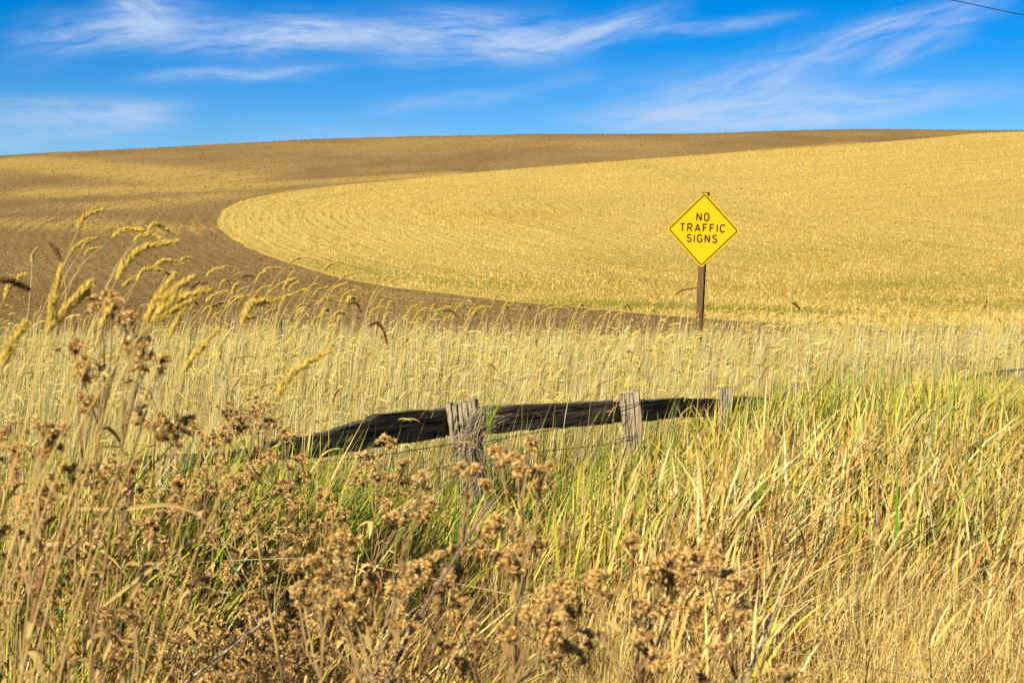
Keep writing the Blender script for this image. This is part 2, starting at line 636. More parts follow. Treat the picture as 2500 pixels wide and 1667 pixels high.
gold = blobs(V2[:, 0], V2[:, 1], [(1150, 525, 1320, 520, 6, .55), (1900, 700, 2450, 730, 10, .5), (1700, 560, 1900, 540, 6, .25), (2200, 640, 2500, 640, 12, .3)])
me = mesh_np('stubble_field', V2, remap[F2], None, True, {'rowdist': SV, 'green': green, 'gold': gold})
tag(link('stubble_field', me, mat_stubble()), kind='structure')

# the roadside verge in front of the field
gx = np.unique(np.concatenate([np.arange(-700, -14, 50), np.arange(-14, 14.1, .5), np.arange(50, 701, 50)]))
gy = np.unique(np.concatenate([np.arange(-400, -10, 40), np.arange(-10, 30.1, .5)]))
X, Y = np.meshgrid(gx, gy)
edge_w = np.clip((29.5 - Y) / 3, 0, 1)
Z = np.where(np.abs(X) < 13, (vnoise(X * .9, Y * .9, 3) - .5) * .10 * edge_w, 0)
i2 = np.arange(X.size).reshape(X.shape)
F = np.stack([i2[:-1, :-1].ravel(), i2[:-1, 1:].ravel(), i2[1:, 1:].ravel(), i2[1:, :-1].ravel()], 1)
tag(link('ground', mesh_np('ground', np.stack([X.ravel(), Y.ravel(), Z.ravel()], 1), F, None, True), mat_verge()), kind='structure')

# ------------------------------------------------------------------ field cover: stubble straws, clods, straw litter
def in_view(X, Y, pad=4):
    return np.abs(X) < .375 * Y + pad


def blades(name, B, H, lean_dir, lean, width, C, mat, K=4, yaw=None, droop=0.0, tipcol=None, power=1.8, shape='blade'):
    """one mesh of many grass blades; every argument is one value per blade"""
    N = len(B)
    if yaw is None:
        yaw = rng.uniform(0, PI, N)
    side = np.stack([np.cos(yaw), np.sin(yaw), np.zeros(N)], 1)
    ld = np.stack([np.cos(lean_dir), np.sin(lean_dir), np.zeros(N)], 1)
    t = np.linspace(0, 1, K + 1)
    V = np.zeros((N, 2 * K + 1, 3), np.float32)
    CC = np.zeros((N, 2 * K + 1, 3), np.float32)
    droop = np.broadcast_to(np.asarray(droop, float), (N,))
    for k, tk in enumerate(t):
        off = ld * (lean * H * tk**power)[:, None]
        z = H * (tk - .5 * droop * tk**3)
        ctr = B + off + np.stack([0 * z, 0 * z, z * np.sqrt(np.maximum(1 - (lean * tk**(power - 1))**2 * .35, .3))], 1)
        if shape == 'blade':
            wk = width * (0.55 + 0.9 * tk) * (1 - tk**2.2) if k else width * .5
        else:
            wk = width * (1 - .5 * tk)
        colk = C if tipcol is None else C * (1 - tk) + tipcol * tk
        if k < K:
            V[:, 2 * k] = ctr - side * np.asarray(wk).reshape(-1, 1)
            V[:, 2 * k + 1] = ctr + side * np.asarray(wk).reshape(-1, 1)
            CC[:, 2 * k] = CC[:, 2 * k + 1] = colk
        else:
            V[:, 2 * K] = ctr
            CC[:, 2 * K] = colk
    f = []
    for k in range(K - 1):
        f += [(2 * k, 2 * k + 1, 2 * k + 3), (2 * k, 2 * k + 3, 2 * k + 2)]
    f.append((2 * K - 2, 2 * K - 1, 2 * K))
    f = np.array(f)
    F = (f[None] + (np.arange(N) * (2 * K + 1))[:, None, None]).reshape(-1, 3)
    return V.reshape(-1, 3), F, CC.reshape(-1, 3), V[:, 2 * K].copy()


def join(parts):
    Vs, Fs, Cs, b = [], [], [], 0
    for V, F, C in parts:
        Vs.append(V)
        Fs.append(F + b)
        Cs.append(C)
        b += len(V)
    return np.concatenate(Vs), np.concatenate(Fs), np.concatenate(Cs)


def pick(pal, w, N, jit=.18):
    """random colours from a palette, one per blade"""
    pal = np.array(pal)
    i = rng.choice(len(pal), N, p=np.array(w) / np.sum(w))
    c = pal[i] * rng.uniform(1 - jit, 1 + jit, (N, 1)) * rng.uniform(.94, 1.06, (N, 3))
    return np.clip(c, .004, .85)


# stubble clumps stand in the drill rows
N = 620000
Y = 55 + (305 - 55) * rng.random(N)**1.25
X = rng.uniform(-1, 1, N) * (.375 * Y + 4)
s_ = sdist(X, Y)
wob = .9 * vnoise(X / 8, Y / 8, 9)
ok = (s_ > .1) & ((((s_ + wob) / 1.0) % 1.0) < rng.uniform(.30, .62, N))
X, Y = X[ok][:240000], Y[ok][:240000]
N = len(X)
B = np.stack([X, Y, terrain(X, Y) + .03], 1)
C = pick([(.66, .47, .13), (.78, .62, .25), (.50, .335, .08), (.27, .17, .04), (.18, .10, .025)], [4, 3.4, 2.4, 1.3, .4], N, .2)
bandn = vnoise(s_[ok][:240000] / 2.4, vnoise(X / 25, Y / 25, 63) * 5, 62)        # passes of the combine, following the edge
rowc = .5 + .5 * np.sin(2 * PI * (s_[ok][:240000] + wob[ok][:240000]) / 1.5)
C *= (.66 + .28 * vnoise(X / 9, Y / 30, 61) + .26 * bandn + .26 * rowc * np.clip(1.6 - s_[ok][:240000] / 40, .3, 1))[:, None]
gr = blobs(X, Y, [(1450, 742, 1950, 762, 3.0, .8), (2100, 700, 2260, 690, 4, .4), (2300, 740, 2500, 750, 5, .5), (1600, 640, 2100, 610, 10, .25), (1700, 700, 2500, 690, 7, .25), (800, 640, 1250, 705, 3, .4), (1500, 390, 1700, 440, 3, .2)])
C = np.where((rng.random(N) < gr)[:, None], np.array([[.24, .25, .03]]), C)
sc_ = np.clip((Y / 125)**.95, .48, 1.7)
Vb, Fb, Cb, _ = blades('s', B, rng.uniform(.09, .22, N), rng.uniform(0, 2 * PI, N), rng.uniform(0, .9, N), rng.uniform(.030, .095, N) * sc_, C, None, K=1)
tag(link('stubble', mesh_np('stubble', Vb, Fb, Cb), M_STRAW), kind='stuff')

# clods turned up by the plough
N = 120000
Y = 45 + (318 - 45) * rng.random(N)**1.5
X = rng.uniform(-1, 1, N) * (.375 * Y + 4)
ok = sdist(X, Y) < -.3
X, Y = X[ok][:42000], Y[ok][:42000]
N = len(X)
octa = np.array([(1, 0, 0), (-1, 0, 0), (0, 1, 0), (0, -1, 0), (0, 0, 1), (0, 0, -.4)])
of = np.array([(0, 2, 4), (2, 1, 4), (1, 3, 4), (3, 0, 4), (2, 0, 5), (1, 2, 5), (3, 1, 5), (0, 3, 5)])
sz = rng.uniform(.025, .10, N) * (1 + .9 * (rng.random(N) < .08)) * np.clip((Y / 120)**.3, .6, 1.1)
Vc = octa[None] * sz[:, None, None] * rng.uniform(.55, 1.3, (N, 6, 1)) * rng.uniform(.7, 1.3, (N, 1, 3))
Vc = Vc + np.stack([X, Y, terrain(X, Y) + .01], 1)[:, None]
Fc = (of[None] + (np.arange(N) * 6)[:, None, None]).reshape(-1, 3)
tag(link('soil_clods', mesh_np('soil_clods', Vc.reshape(-1, 3), Fc), M_CLOD), kind='stuff')

# straw lying on the ploughed ground
N = 160000
Y = 42 + (315 - 42) * rng.random(N)**1.6
X = rng.uniform(-1, 1, N) * (.375 * Y + 4)
st = blobs(X, Y, [(0, 395, 500, 440, 9, 1.), (150, 470, 560, 455, 7, .9), (560, 455, 1100, 425, 3.0, .8), (100, 545, 420, 560, 7, .5), (1500, 400, 2100, 350, 2.5, .55)])
sdl = sdist(X, Y)
band = vnoise(sdl / 2.6, vnoise(X / 25, Y / 25, 63) * 5, 66)
ok = (sdl < 0) & (rng.random(N) < np.clip(1.5 * (band - .25), .06, 1) * (.45 + .55 * st))
X, Y = X[ok], Y[ok]
N = len(X)
B = np.stack([X, Y, terrain(X, Y) + .015], 1)
C = pick([(.56, .38, .10), (.66, .48, .16), (.30, .18, .05), (.20, .115, .035)], [3, 2, 2, 1.5], N)
Vb, Fb, Cb, _ = blades('s', B, rng.uniform(.06, .18, N), rng.uniform(0, 2 * PI, N), rng.uniform(.6, 1.6, N), rng.uniform(.03, .11, N) * (Y / 110)**.6, C, None, K=1)
tag(link('straw_litter', mesh_np('straw_litter', Vb, Fb, Cb), M_STRAW), kind='stuff')

# ------------------------------------------------------------------ fence
FP = [  # posts: pixel of the top's middle, depth, width, depth of section, lean x, top cut
    (428, 1116, 5.95, .12, .12, .06), (1128, 980, 8.0, .165, .13, -.115), (1536, 958, 9.6, .135, .11, -.115),
    (1772, 946, 11.5, .10, .10, .02), (1946, 938, 13.5, .17, .13, .03), (2206, 922, 15.4, .15, .12, -.02),
    (2344, 930, 16.4, .15, .12, .05), (2480, 905, 17.2, .15, .12, .0)]
fence = empty('wooden_fence', (FP[1][0] * 0 + P(1128, 980, 8.0).x, 8.0, 0),
              'low weathered board fence sinking into the tall grass', 'fence')
forg = Vector(fence.location)
fdir = Vector((.5, .87, 0)).normalized()


def make_post(p, cracks):
    """a split post: rough rectangular section, cracked into staves with uneven tops"""
    top = P(p[0], p[1], p[2])
    w, dp, lean = p[3], p[4], p[5]
    h = top.z + .25
    bx = top.x - lean * h
    mb = MB()
    staves = cracks
    edges = np.linspace(-w / 2, w / 2, staves + 1)
    edges[1:-1] += rng.uniform(-.25, .25, staves - 1) * w / staves
    for s in range(staves):
        x0, x1 = edges[s] + (.0018 if s else 0), edges[s + 1] - (.0018 if s < staves - 1 else 0)
        dz = rng.uniform(-.012, .006)
        y0 = -dp / 2 + rng.uniform(-.004, .004)
        rings = []
        n = 7
        for i in range(n):
            t = i / (n - 1)
            z = t * (h + dz)
            ox = lean * z + .004 * math.sin(5 * t + s)
            tap = .88 + .12 * t
            j = [rng.uniform(-.0016, .0016) for _ in range(8)]
            tilt = (x0 + x1) / 2 * .16 if i == n - 1 else 0
            ch = .004
            rings.append([(x0 * tap + ox + j[0], y0 + ch, z + tilt), (x0 * tap + ox + ch + j[1], y0, z + tilt), (x1 * tap + ox - ch + j[2], y0 + j[3], z + tilt),
                          (x1 * tap + ox + j[4], y0 + ch, z + tilt), (x1 * tap + ox + j[5], dp / 2 + j[6], z + tilt), (x0 * tap + ox, dp / 2 + j[7], z + tilt)])
        vs = [q for r in rings for q in r]
        fs = []
        for i in range(n - 1):
            for k in range(6):
                k2 = (k + 1) % 6
                fs.append((i * 6 + k, i * 6 + k2, (i + 1) * 6 + k2, (i + 1) * 6 + k))
        fs.append(tuple((n - 1) * 6 + k for k in range(6)))
        mb.add(vs, fs, (.3, .3, .3))
    o = link('fence_post', mb.mesh('fence_post'), M_POST, fence, Vector((bx, p[2], -.25)) - forg)
    o.rotation_euler.z = R(-6)
    return o


labels = ['dark leaning post half buried in dry weeds', 'thick grey post cracked into strips with dry grass caught on it', 'grey split post with orange lichen', 'thin dark post broken at the top',
          'stubby grey post behind the straw', None, None, None]
for p, k, lb in zip(FP, (4, 6, 3, 3, 4, 3, 3, 3), labels):
    o = make_post(p, k)
    if lb:
        o['label'] = lb


def make_rail(tops, bots, thick=.045, off=.10, name='rail', label=None):
    """a board given by points (px, py, depth) along its upper and lower edge"""
    T = [P(*q) for q in tops]
    Bm = [P(*q) for q in bots]
    n = 40
    def samp(L, t):
        xs_ = [q.x for q in L]
        return Vector([float(np.interp(t, xs_, [q[i] for q in L])) for i in range(3)])
    xa, xb = max(T[0].x, Bm[0].x), min(T[-1].x, Bm[-1].x)
    o0 = samp(Bm, xa)
    dirv = (samp(Bm, xb) - o0)
    dirv.z = 0
    ang = math.atan2(dirv.y, dirv.x)
    nrm = Vector((-math.sin(ang), math.cos(ang), 0))
    rot = Matrix.Rotation(-ang, 4, 'Z')
    mb = MB()
    vs, fs = [], []
    for i in range(n + 1):
        x = xa + (xb - xa) * i / n
        t_, b_ = samp(T, x), samp(Bm, x)
        t_.z += (vnoise(i * .7, thick * 100, 11) - .5) * .010 + (vnoise(i * 2.1, 3, 12) - .5) * .006
        b_.z += (vnoise(i * .6, 8, 13) - .5) * .010
        m_ = (t_ + b_) / 2
        for q, y in ((b_, off), (m_, off - .003), (t_ - Vector((0, 0, .008)), off), (t_, off + .008), (t_ - Vector((0, 0, .002)), off + thick), (b_ + Vector((0, 0, .004)), off + thick)):
            vs.append(rot @ (q + nrm * y - o0))
    for i in range(n):
        for k in range(6):
            k2 = (k + 1) % 6
            fs.append((i * 6 + k, (i + 1) * 6 + k, (i + 1) * 6 + k2, i * 6 + k2))
    fs.append(tuple(range(6)))
    fs.append(tuple(n * 6 + k for k in range(5, -1, -1)))
    mb.add(vs, fs, (.1, .1, .1))
    o = link(name, mb.mesh(name), M_RAIL, fence, o0 - forg)
    o.rotation_euler.z = ang
    if label:
        o['label'] = label
    return o


def lerpd(x, x0, d0, x1, d1):
    return d0 + (x - x0) / (x1 - x0) * (d1 - d0)


def row(pts, x0, d0, x1, d1):
    return [(x, y, 1 / lerpd(x, x0, 1 / d0, x1, 1 / d1)) for x, y in pts]


L0 = (428, 5.95, 1128, 8.0)
make_rail(row([(700, 1082), (740, 1076), (800, 1066), (870, 1050), (930, 1028), (948, 1026), (953, 1018), (960, 1014), (1040, 1004), (1125, 1000)], *L0),
          row([(700, 1124), (760, 1128), (800, 1122), (900, 1106), (1000, 1089), (1125, 1070)], *L0), label='dark plank with a notched upper edge and broken left end')
make_rail(row([(412, 1118), (470, 1114), (560, 1112), (690, 1094)], *L0), row([(412, 1160), (470, 1152), (560, 1144), (690, 1124)], *L0), off=.115, label='dark plank lying low among the dry weeds')
L1 = (1128, 8.0, 1536, 9.6)
make_rail(row([(1130, 997), (1250, 993), (1400, 985), (1530, 979)], *L1), row([(1130, 1067), (1200, 1063), (1350, 1050), (1530, 1037)], *L1), label='straight blackened plank between the two grey posts')
L2 = (1536, 9.6, 1772, 11.5)
make_rail(row([(1532, 983), (1620, 977), (1700, 972), (1800, 975)], *L2), row([(1532, 1034), (1620, 1028), (1700, 1020), (1800, 1016)], *L2), label='blackened plank fading into the grass')
L3 = (1772, 11.5, 1946, 13.5)
make_rail(row([(1804, 974), (1830, 968), (1880, 970), (1960, 974)], *L3), row([(1804, 1008), (1880, 1002), (1960, 1000)], *L3))
L4 = (2344, 16.4, 2520, 17.4)
make_rail(row([(2344, 930), (2400, 918), (2450, 906), (2560, 897)], *L4), row([(2344, 962), (2400, 948), (2450, 936), (2560, 926)], *L4), label='far plank at the right edge of the photo')
L5 = (1946, 13.5, 2344, 16.4)
make_rail(row([(1962, 972), (2100, 956), (2200, 946), (2342, 934)], *L5), row([(1962, 998), (2100, 984), (2200, 972), (2342, 960)], *L5))

# barbed wires with twisted barbs
for zt, ys_ in ((0, [(430, 1190), (750, 1133), (1100, 1084), (1280, 1060), (1540, 1010)]), (1, [(430, 1260), (760, 1200), (1110, 1135), (1300, 1104), (1540, 1075)])):
    mb = MB()
    pts = []
    for (x, y) in ys_:
        dd = float(np.interp(x, [p[0] for p in FP], [p[2] for p in FP]))
        pts.append(P(x, y, dd - .10))
    fine = catmull([tuple(p) for p in pts], 14)
    fine = [Vector(q) + Vector((0, 0, -.008 * math.sin(i * PI / 14)**2)) - forg for i, q in enumerate(fine)]
    mb.tube(fine, .0022, 4, (.05, .04, .03))
    for i in range(3, len(fine) - 1, 3):
        q = fine[i]
        for k in range(2):
            a_ = rng.uniform(0, 2 * PI)
            dv = Vector((.4 * math.cos(a_), .3, math.sin(a_))).normalized() * .014
            mb.tube([q - dv, q + dv], .0013, 3, (.05, .04, .03))
    link('barbed_wire', mb.mesh('barbed_wire'), M_WIRE, fence)
# wire wrapped round the second grey post
p = P(1536, 985, 9.6)
for dz, sl in ((.0, .10), (-.21, .02)):
    mb = MB()
    cx_ = p.x - .115 * 0.06
    mb.tube([Vector((cx_ - .075 + dz * .1, 9.6 - .064, p.z + dz - .03)) - forg, Vector((cx_ - .02, 9.6 - .068, p.z + dz - .012)) - forg, Vector((cx_ + .035, 9.6 - .068, p.z + dz - .01 + sl * .1)) - forg,
             Vector((cx_ + .08 + dz * .1, 9.6 - .062, p.z + dz + sl * .2)) - forg], .003, 4, (.05, .04, .03))
    link('wire_loop', mb.mesh('wire_loop'), M_WIRE, fence)

# ------------------------------------------------------------------ sign
sg = P(1717, 562, 20.4)
YAW = R(24)
LEAN = R(2.6)
hgt = P(1723, 470, 20.4).z
sign = empty('road_sign', (sg.x - math.tan(LEAN) * sg.z, 20.4, 0), 'yellow diamond NO TRAFFIC SIGNS sign on a brown wooden post', 'road sign')
sign.rotation_euler = (0, LEAN, -YAW)
mb = MB()
w = .046
hh = hgt / math.cos(LEAN)
vs, fs = [], []
prof = [(-w, -w + .006), (-w + .006, -w), (w - .006, -w), (w, -w + .006), (w, w - .006), (w - .006, w), (-w + .006, w), (-w, w - .006)]
nr = 9
for i in range(nr):
    z = -.3 + (hh + .3) * i / (nr - 1)
    for x, y in prof:
        vs.append((x + rng.uniform(-.001, .001), y + w + rng.uniform(-.001, .001), z))
for i in range(nr - 1):
    for k in range(8):
        k2 = (k + 1) % 8
        fs.append((i * 8 + k, i * 8 + k2, (i + 1) * 8 + k2, (i + 1) * 8 + k))
fs.append(tuple((nr - 1) * 8 + k for k in range(8)))
mb.add(vs, fs, (.1, .1, .1))
link('post', mb.mesh('post'), M_SIGNPOST, sign)


def rounded_diamond(half, rad, n=6):
    """outline of a square of half-side 'half' with rounded corners, turned on its corner"""
    pts = []
    for q in range(4):
        cx_, cy_ = [(1, 1), (-1, 1), (-1, -1), (1, -1)][q]
        for k in range(n + 1):
            t = q * PI / 2 + k / n * PI / 2
            pts.append((cx_ * (half - rad) + rad * math.cos(t), cy_ * (half - rad) + rad * math.sin(t)))
    c = math.sqrt(.5)
    return [(c * (x - y), c * (x + y)) for x, y in pts]


zc = sg.z / math.cos(LEAN)
HALF = .383
plate = MB()
ol = rounded_diamond(HALF, .045)
n = len(ol)
vs = [(x, -.003, z) for x, z in ol] + [(x, -.0005, z) for x, z in ol]
plate.add(vs, [tuple(range(n)), tuple(range(2 * n - 1, n - 1, -1))] + [(i, n + i, n + (i + 1) % n, (i + 1) % n) for i in range(n)], (.8, .6, .0))
plate_o = link('sign_plate', plate.mesh('sign_plate'), M_SIGN, sign, (0, 0, zc))
bd = MB()
o1, o2 = rounded_diamond(HALF - .018, .036), rounded_diamond(HALF - .035, .022)
vs = [(x, -.0042, z) for x, z in o1] + [(x, -.0042, z) for x, z in o2] + [(x, -.0031, z) for x, z in o1] + [(x, -.0031, z) for x, z in o2]
bd.add(vs, [(i, (i + 1) % n, n + (i + 1) % n, n + i) for i in range(n)] + [(i, 2 * n + i, 2 * n + (i + 1) % n, (i + 1) % n) for i in range(n)], (.02, .01, .01))
link('border', bd.mesh('border'), M_PRINT, plate_o)


def arc(cx_, cy_, rx, ry, a0, a1, k=10):
    return [(cx_ + rx * math.cos(R(a0 + (a1 - a0) * i / k)), cy_ + ry * math.sin(R(a0 + (a1 - a0) * i / k))) for i in range(k + 1)]


GL = {  # letter strokes in a box 0..w x 0..1
    'N': (.62, [[(0, 0), (0, 1)], [(0.02, 1), (.60, 0)], [(.62, 0), (.62, 1)]]),
    'O': (.64, [arc(.32, .68, .32, .32, 0, 180) + arc(.32, .32, .32, .32, 180, 360) + [(.64, .68)]]),
    'T': (.62, [[(0, 1), (.62, 1)], [(.31, 1), (.31, 0)]]),
    'R': (.62, [[(0, 0), (0, 1), (.34, 1)] + arc(.34, .74, .26, .26, 90, -90) + [(0, .48)], [(.30, .48), (.62, 0)]]),
    'A': (.72, [[(0, 0), (.34, 1)], [(.38, 1), (.72, 0)], [(.12, .30), (.60, .30)]]),
    'F': (.54, [[(0, 0), (0, 1), (.54, 1)], [(0, .53), (.44, .53)]]),
    'I': (.0, [[(0, 0), (0, 1)]]),
    'C': (.62, [arc(.32, .68, .32, .32, 25, 180) + arc(.32, .32, .32, .32, 180, 335)]),
    'S': (.60, [arc(.30, .75, .27, .25, 25, 200, 9) + [(.30, .51)] + arc(.30, .26, .30, .26, 45, -160, 11)]),
    'G': (.64, [arc(.32, .68, .32, .32, 25, 180) + arc(.32, .32, .32, .32, 180, 350) + [(.64, .46), (.40, .46)]]),
}


def stroke(mb, pts, w, y):
    """flat line of constant width with mitred joints and a little thickness"""
    n = len(pts)
    L, Rr = [], []
    for i in range(n):
        p = Vector(pts[i])
        d0 = (p - Vector(pts[i - 1])).normalized() if i else None
        d1 = (Vector(pts[i + 1]) - p).normalized() if i < n - 1 else None
        d0, d1 = d0 or d1, d1 or d0
        t = (d0 + d1)
        t = t.normalized() if t.length > 1e-6 else d0
        nn = Vector((-t.y, t.x))
        k = min(1 / max(nn.dot(Vector((-d0.y, d0.x))), .3), 1.9)
        L.append(p + nn * w * k)
        Rr.append(p - nn * w * k)
    for i in range(n - 1):
        vs = [(q.x, y, q.y) for q in (L[i], L[i + 1], Rr[i + 1], Rr[i])] + [(q.x, y + .001, q.y) for q in (L[i], L[i + 1], Rr[i + 1], Rr[i])]
        mb.add(vs, [(3, 2, 1, 0), (0, 1, 5, 4), (2, 3, 7, 6)], (.02, .01, .01))


LH, LW = .104, .0102
for word, zrow, xc in (('NO', .186, -.010), ('TRAFFIC', .030, -.010), ('SIGNS', -.122, -.010)):
    gap = .047
    sc = [GL[ch][0] * LH * .98 for ch in word]
    tot = sum(sc) + gap * (len(word) - 1)
    x = xc - tot / 2
    for ch, wd in zip(word, sc):
        lm = MB()
        for stn, pts in enumerate(GL[ch][1]):
            stroke(lm, [(a_ * LH * .98, b_ * LH) for a_, b_ in pts], LW, -.0045 - .0004 * stn)
        link('letter', lm.mesh('letter'), M_PRINT, plate_o, (x, 0, zrow - LH / 2))
        x += wd + gap
for z in (.405, -.405):
    bm_ = MB()
    bm_.tube([(0, -.003, 0), (0, -.0075, 0), (0, -.010, 0)], [.011, .010, .005], 8, (.6, .5, .3))
    link('bolt', bm_.mesh('bolt', True), M_ALU, plate_o, (0, 0, z))

# ------------------------------------------------------------------ overhead cable and the stakes at the field's edge
mb = MB()
a_, b_ = P(2310, -2, 34), P(2500, 38, 30)
dv = b_ - a_
mb.tube([Vector(a_) + dv * t + Vector((0, 0, 0.012 * (t - .5)**2)) for t in np.linspace(-7, 9, 33)], .010, 5, (.01, .01, .01))
link('overhead_cable', mb.mesh('overhead_cable'), M_CABLE)
tag(bpy.data.objects['overhead_cable'], 'thin black overhead cable crossing the top right corner of the sky', 'cable')

M_STAKE = mat_wood('grey_stake', (.20, .17, .14), (.08, .07, .055), (60, 60, 4), .4)
for (x, y, Yd, lb) in ((683, 782, 26.5, 'thin dark stake standing at the ploughed field edge, left of centre'), (1506, 812, 25, 'short dark stake in the grass tops left of the yellow sign'), (652, 806, 27, 'short pale stake beside the taller dark one at the field edge')):
    p = P(x, y, Yd)
    mb = MB()
    mb.tube([(0, 0, -.2), (.004, 0, p.z * .5), (.01, .01, p.z - .02), (.012, .01, p.z)], [.035, .034, .033, .024], 6, (.2, .2, .2))
    o = link('stake', mb.mesh('stake'), M_STAKE, None, (p.x, Yd, 0))
    tag(o, lb, 'stake', 'stakes at the field edge')

# ------------------------------------------------------------------ grass
WIND = R(-8)                                  # blades and heads lean to the right
PAL_STRAW = [(.80, .61, .21), (.86, .73, .38), (.74, .52, .14), (.50, .33, .09)]
PAL_TAN = [(.82, .56, .19), (.76, .45, .13), (.85, .65, .28), (.46, .22, .06), (.88, .73, .40)]
PAL_GREEN = [(.58, .53, .05), (.34, .40, .035), (.17, .29, .03), (.64, .58, .09), (.06, .15, .02)]


def gz(X, Y):
    return np.where(np.abs(X) < 13, (vnoise(X * .9, Y * .9, 3) - .5) * .10 * np.clip((29.5 - Y) / 3, 0, 1), 0) - .01


def fence_side(X, Y):
    """positive beyond the fence"""
    return Y - np.interp(X, [-5, -1.4, -.28, .8, 1.72, 2.7, 4.3, 5.2, 6.1, 12], [1.0, 5.95, 8, 9.6, 11.5, 13.5, 15.4, 16.4, 17.2, 22])


def gap_open(X, Y):
    """True where a blade may stand: almost none in the hollow full of dead brush left of centre"""
    g = np.exp(-(((X / Y + .18) / .07)**2 + ((Y - 5.1) / .85)**2))
    return rng.random(len(X)) > 1.15 * g


def place(N, y0, y1, pw=1.0, pad=1.0):
    Y = y0 + (y1 - y0) * rng.random(N)**pw
    X = rng.uniform(-1, 1, N) * (.365 * Y + pad)
    return X, Y


def base(X, Y):
    return np.stack([X, Y, gz(X, Y)], 1)


def tall(X, Y):
    """height of the tall stand by place: patchy, lower where the far posts show"""
    h = .86 + .26 * (vnoise(X * .35, Y * .22, 21) - .5) + .16 * (vnoise(X * 1.3, Y * .8, 22) - .5)
    low = np.exp(-(((X - 4.0) / 1.6)**2 + ((Y - 12.5) / 2.6)**2))
    low2 = np.exp(-(((X - 1.9) / .8)**2 + ((Y - 9.6) / 1.4)**2))
    return h * (1 - .26 * low - .15 * low2) * (1 - .09 * np.clip((Y - 16) / 4, 0, 1) * np.clip((4 - X) / 3, 0, 1))


# 1. tall straw stems beyond the fence
parts, heads_at = [], []
for (N, y0, y1, wd) in ((30000, 6.0, 13, .0028), (40000, 12, 20, .0044), (40000, 18, 28.8, .0062)):
    X, Y = place(N, y0, y1)
    fs_ = fence_side(X, Y)
    ok = ((fs_ > .15) | ((X > 2.15) & (fs_ < -.1) & (Y > 8.5) & (rng.random(N) < .2))) & (rng.random(N) < np.clip(1.7 * vnoise(X * .8, Y * .4, 23) + .6 * vnoise(X * 3, Y * 2, 27) - .2, .15, 1))
    X, Y = X[ok], Y[ok]
    N = len(X)
    H = tall(X, Y) * rng.normal(1, .12, N) * np.where(rng.random(N) < .10, rng.uniform(1.05, 1.45, N), rng.uniform(.8, 1.06, N))
    C = pick(PAL_STRAW + [(.46, .44, .08), (.26, .16, .045), (.88, .80, .56)], [3, 4, 2, 1.5, 1.5, 1.0, 2.2], N, .25)
    base_c = pick([(.45, .38, .12), (.32, .34, .07), (.40, .28, .10)], [2, 2, 1], N)
    Vb, Fb, Cb, tip = blades('s', base(X, Y), H, WIND + rng.normal(0, .7, N), np.abs(rng.normal(.16, .13, N)), wd * rng.uniform(.6, 1.3, N), base_c, None, K=3, tipcol=C, shape='stem')
    parts.append((Vb, Fb, Cb))
    sel = rng.random(N) < (.09 if y0 < 10 else .065)
    heads_at.append((tip[sel], Y[sel]))
Vb, Fb, Cb = join(parts)
tag(link('tall_dry_grass', mesh_np('tall_dry_grass', Vb, Fb, Cb), M_GRASS), kind='stuff')

# their drooping seed heads: short bent spindles
T = np.concatenate([h[0] for h in heads_at])
YY = np.concatenate([h[1] for h in heads_at])
N = len(T)
ang = WIND + rng.normal(0, .55, N)
Ln = rng.uniform(.04, .15, N)
up0 = rng.uniform(.3, 1.5, N)
bend = rng.uniform(.1, 2.1, N)
wd = rng.uniform(.0035, .0068, N) * np.clip(YY / 11, .85, 1.7)
K = 5
ctr = T.astype(np.float64).copy()
ctr[:, 2] -= .004
rings = []
prev = ctr
for k in range(K + 1):
    t = k / K
    th = up0 - bend * t
    if k:
        prev = prev + np.stack([np.cos(ang) * np.cos(th), np.sin(ang) * np.cos(th), np.sin(th)], 1) * (Ln / K)[:, None]
    r_ = wd * (math.sin(PI * min(.12 + t * .86, 1)) ** .6) * rng.uniform(.75, 1.2, N)
    nv = np.stack([-np.cos(ang) * np.sin(th), -np.sin(ang) * np.sin(th), np.cos(th)], 1)
    bv = np.stack([-np.sin(ang), np.cos(ang), np.zeros(N)], 1)
    rings.append(np.stack([prev + nv * r_[:, None], prev + (-.5 * nv + .87 * bv) * r_[:, None], prev + (-.5 * nv - .87 * bv) * r_[:, None]], 1))
Vh = np.stack(rings, 1).reshape(N, -1, 3)
f = []
for k in range(K):
    for j in range(3):
        j2 = (j + 1) % 3
        f += [(k * 3 + j, k * 3 + j2, k * 3 + 3 + j2), (k * 3 + j, k * 3 + 3 + j2, k * 3 + 3 + j)]
f = np.array(f)
Fh = (f[None] + (np.arange(N) * 3 * (K + 1))[:, None, None]).reshape(-1, 3)
Ch = pick([(.68, .52, .14), (.76, .62, .22), (.54, .36, .08), (.20, .11, .03)], [4, 3, 2, 1.5], N)
Ch = np.repeat(Ch, 3 * (K + 1), axis=0) * rng.uniform(.75, 1.15, (N * 3 * (K + 1), 1))
tag(link('grass_seed_heads', mesh_np('grass_seed_heads', Vh.reshape(-1, 3), Fh, Ch), M_SEED), kind='stuff')

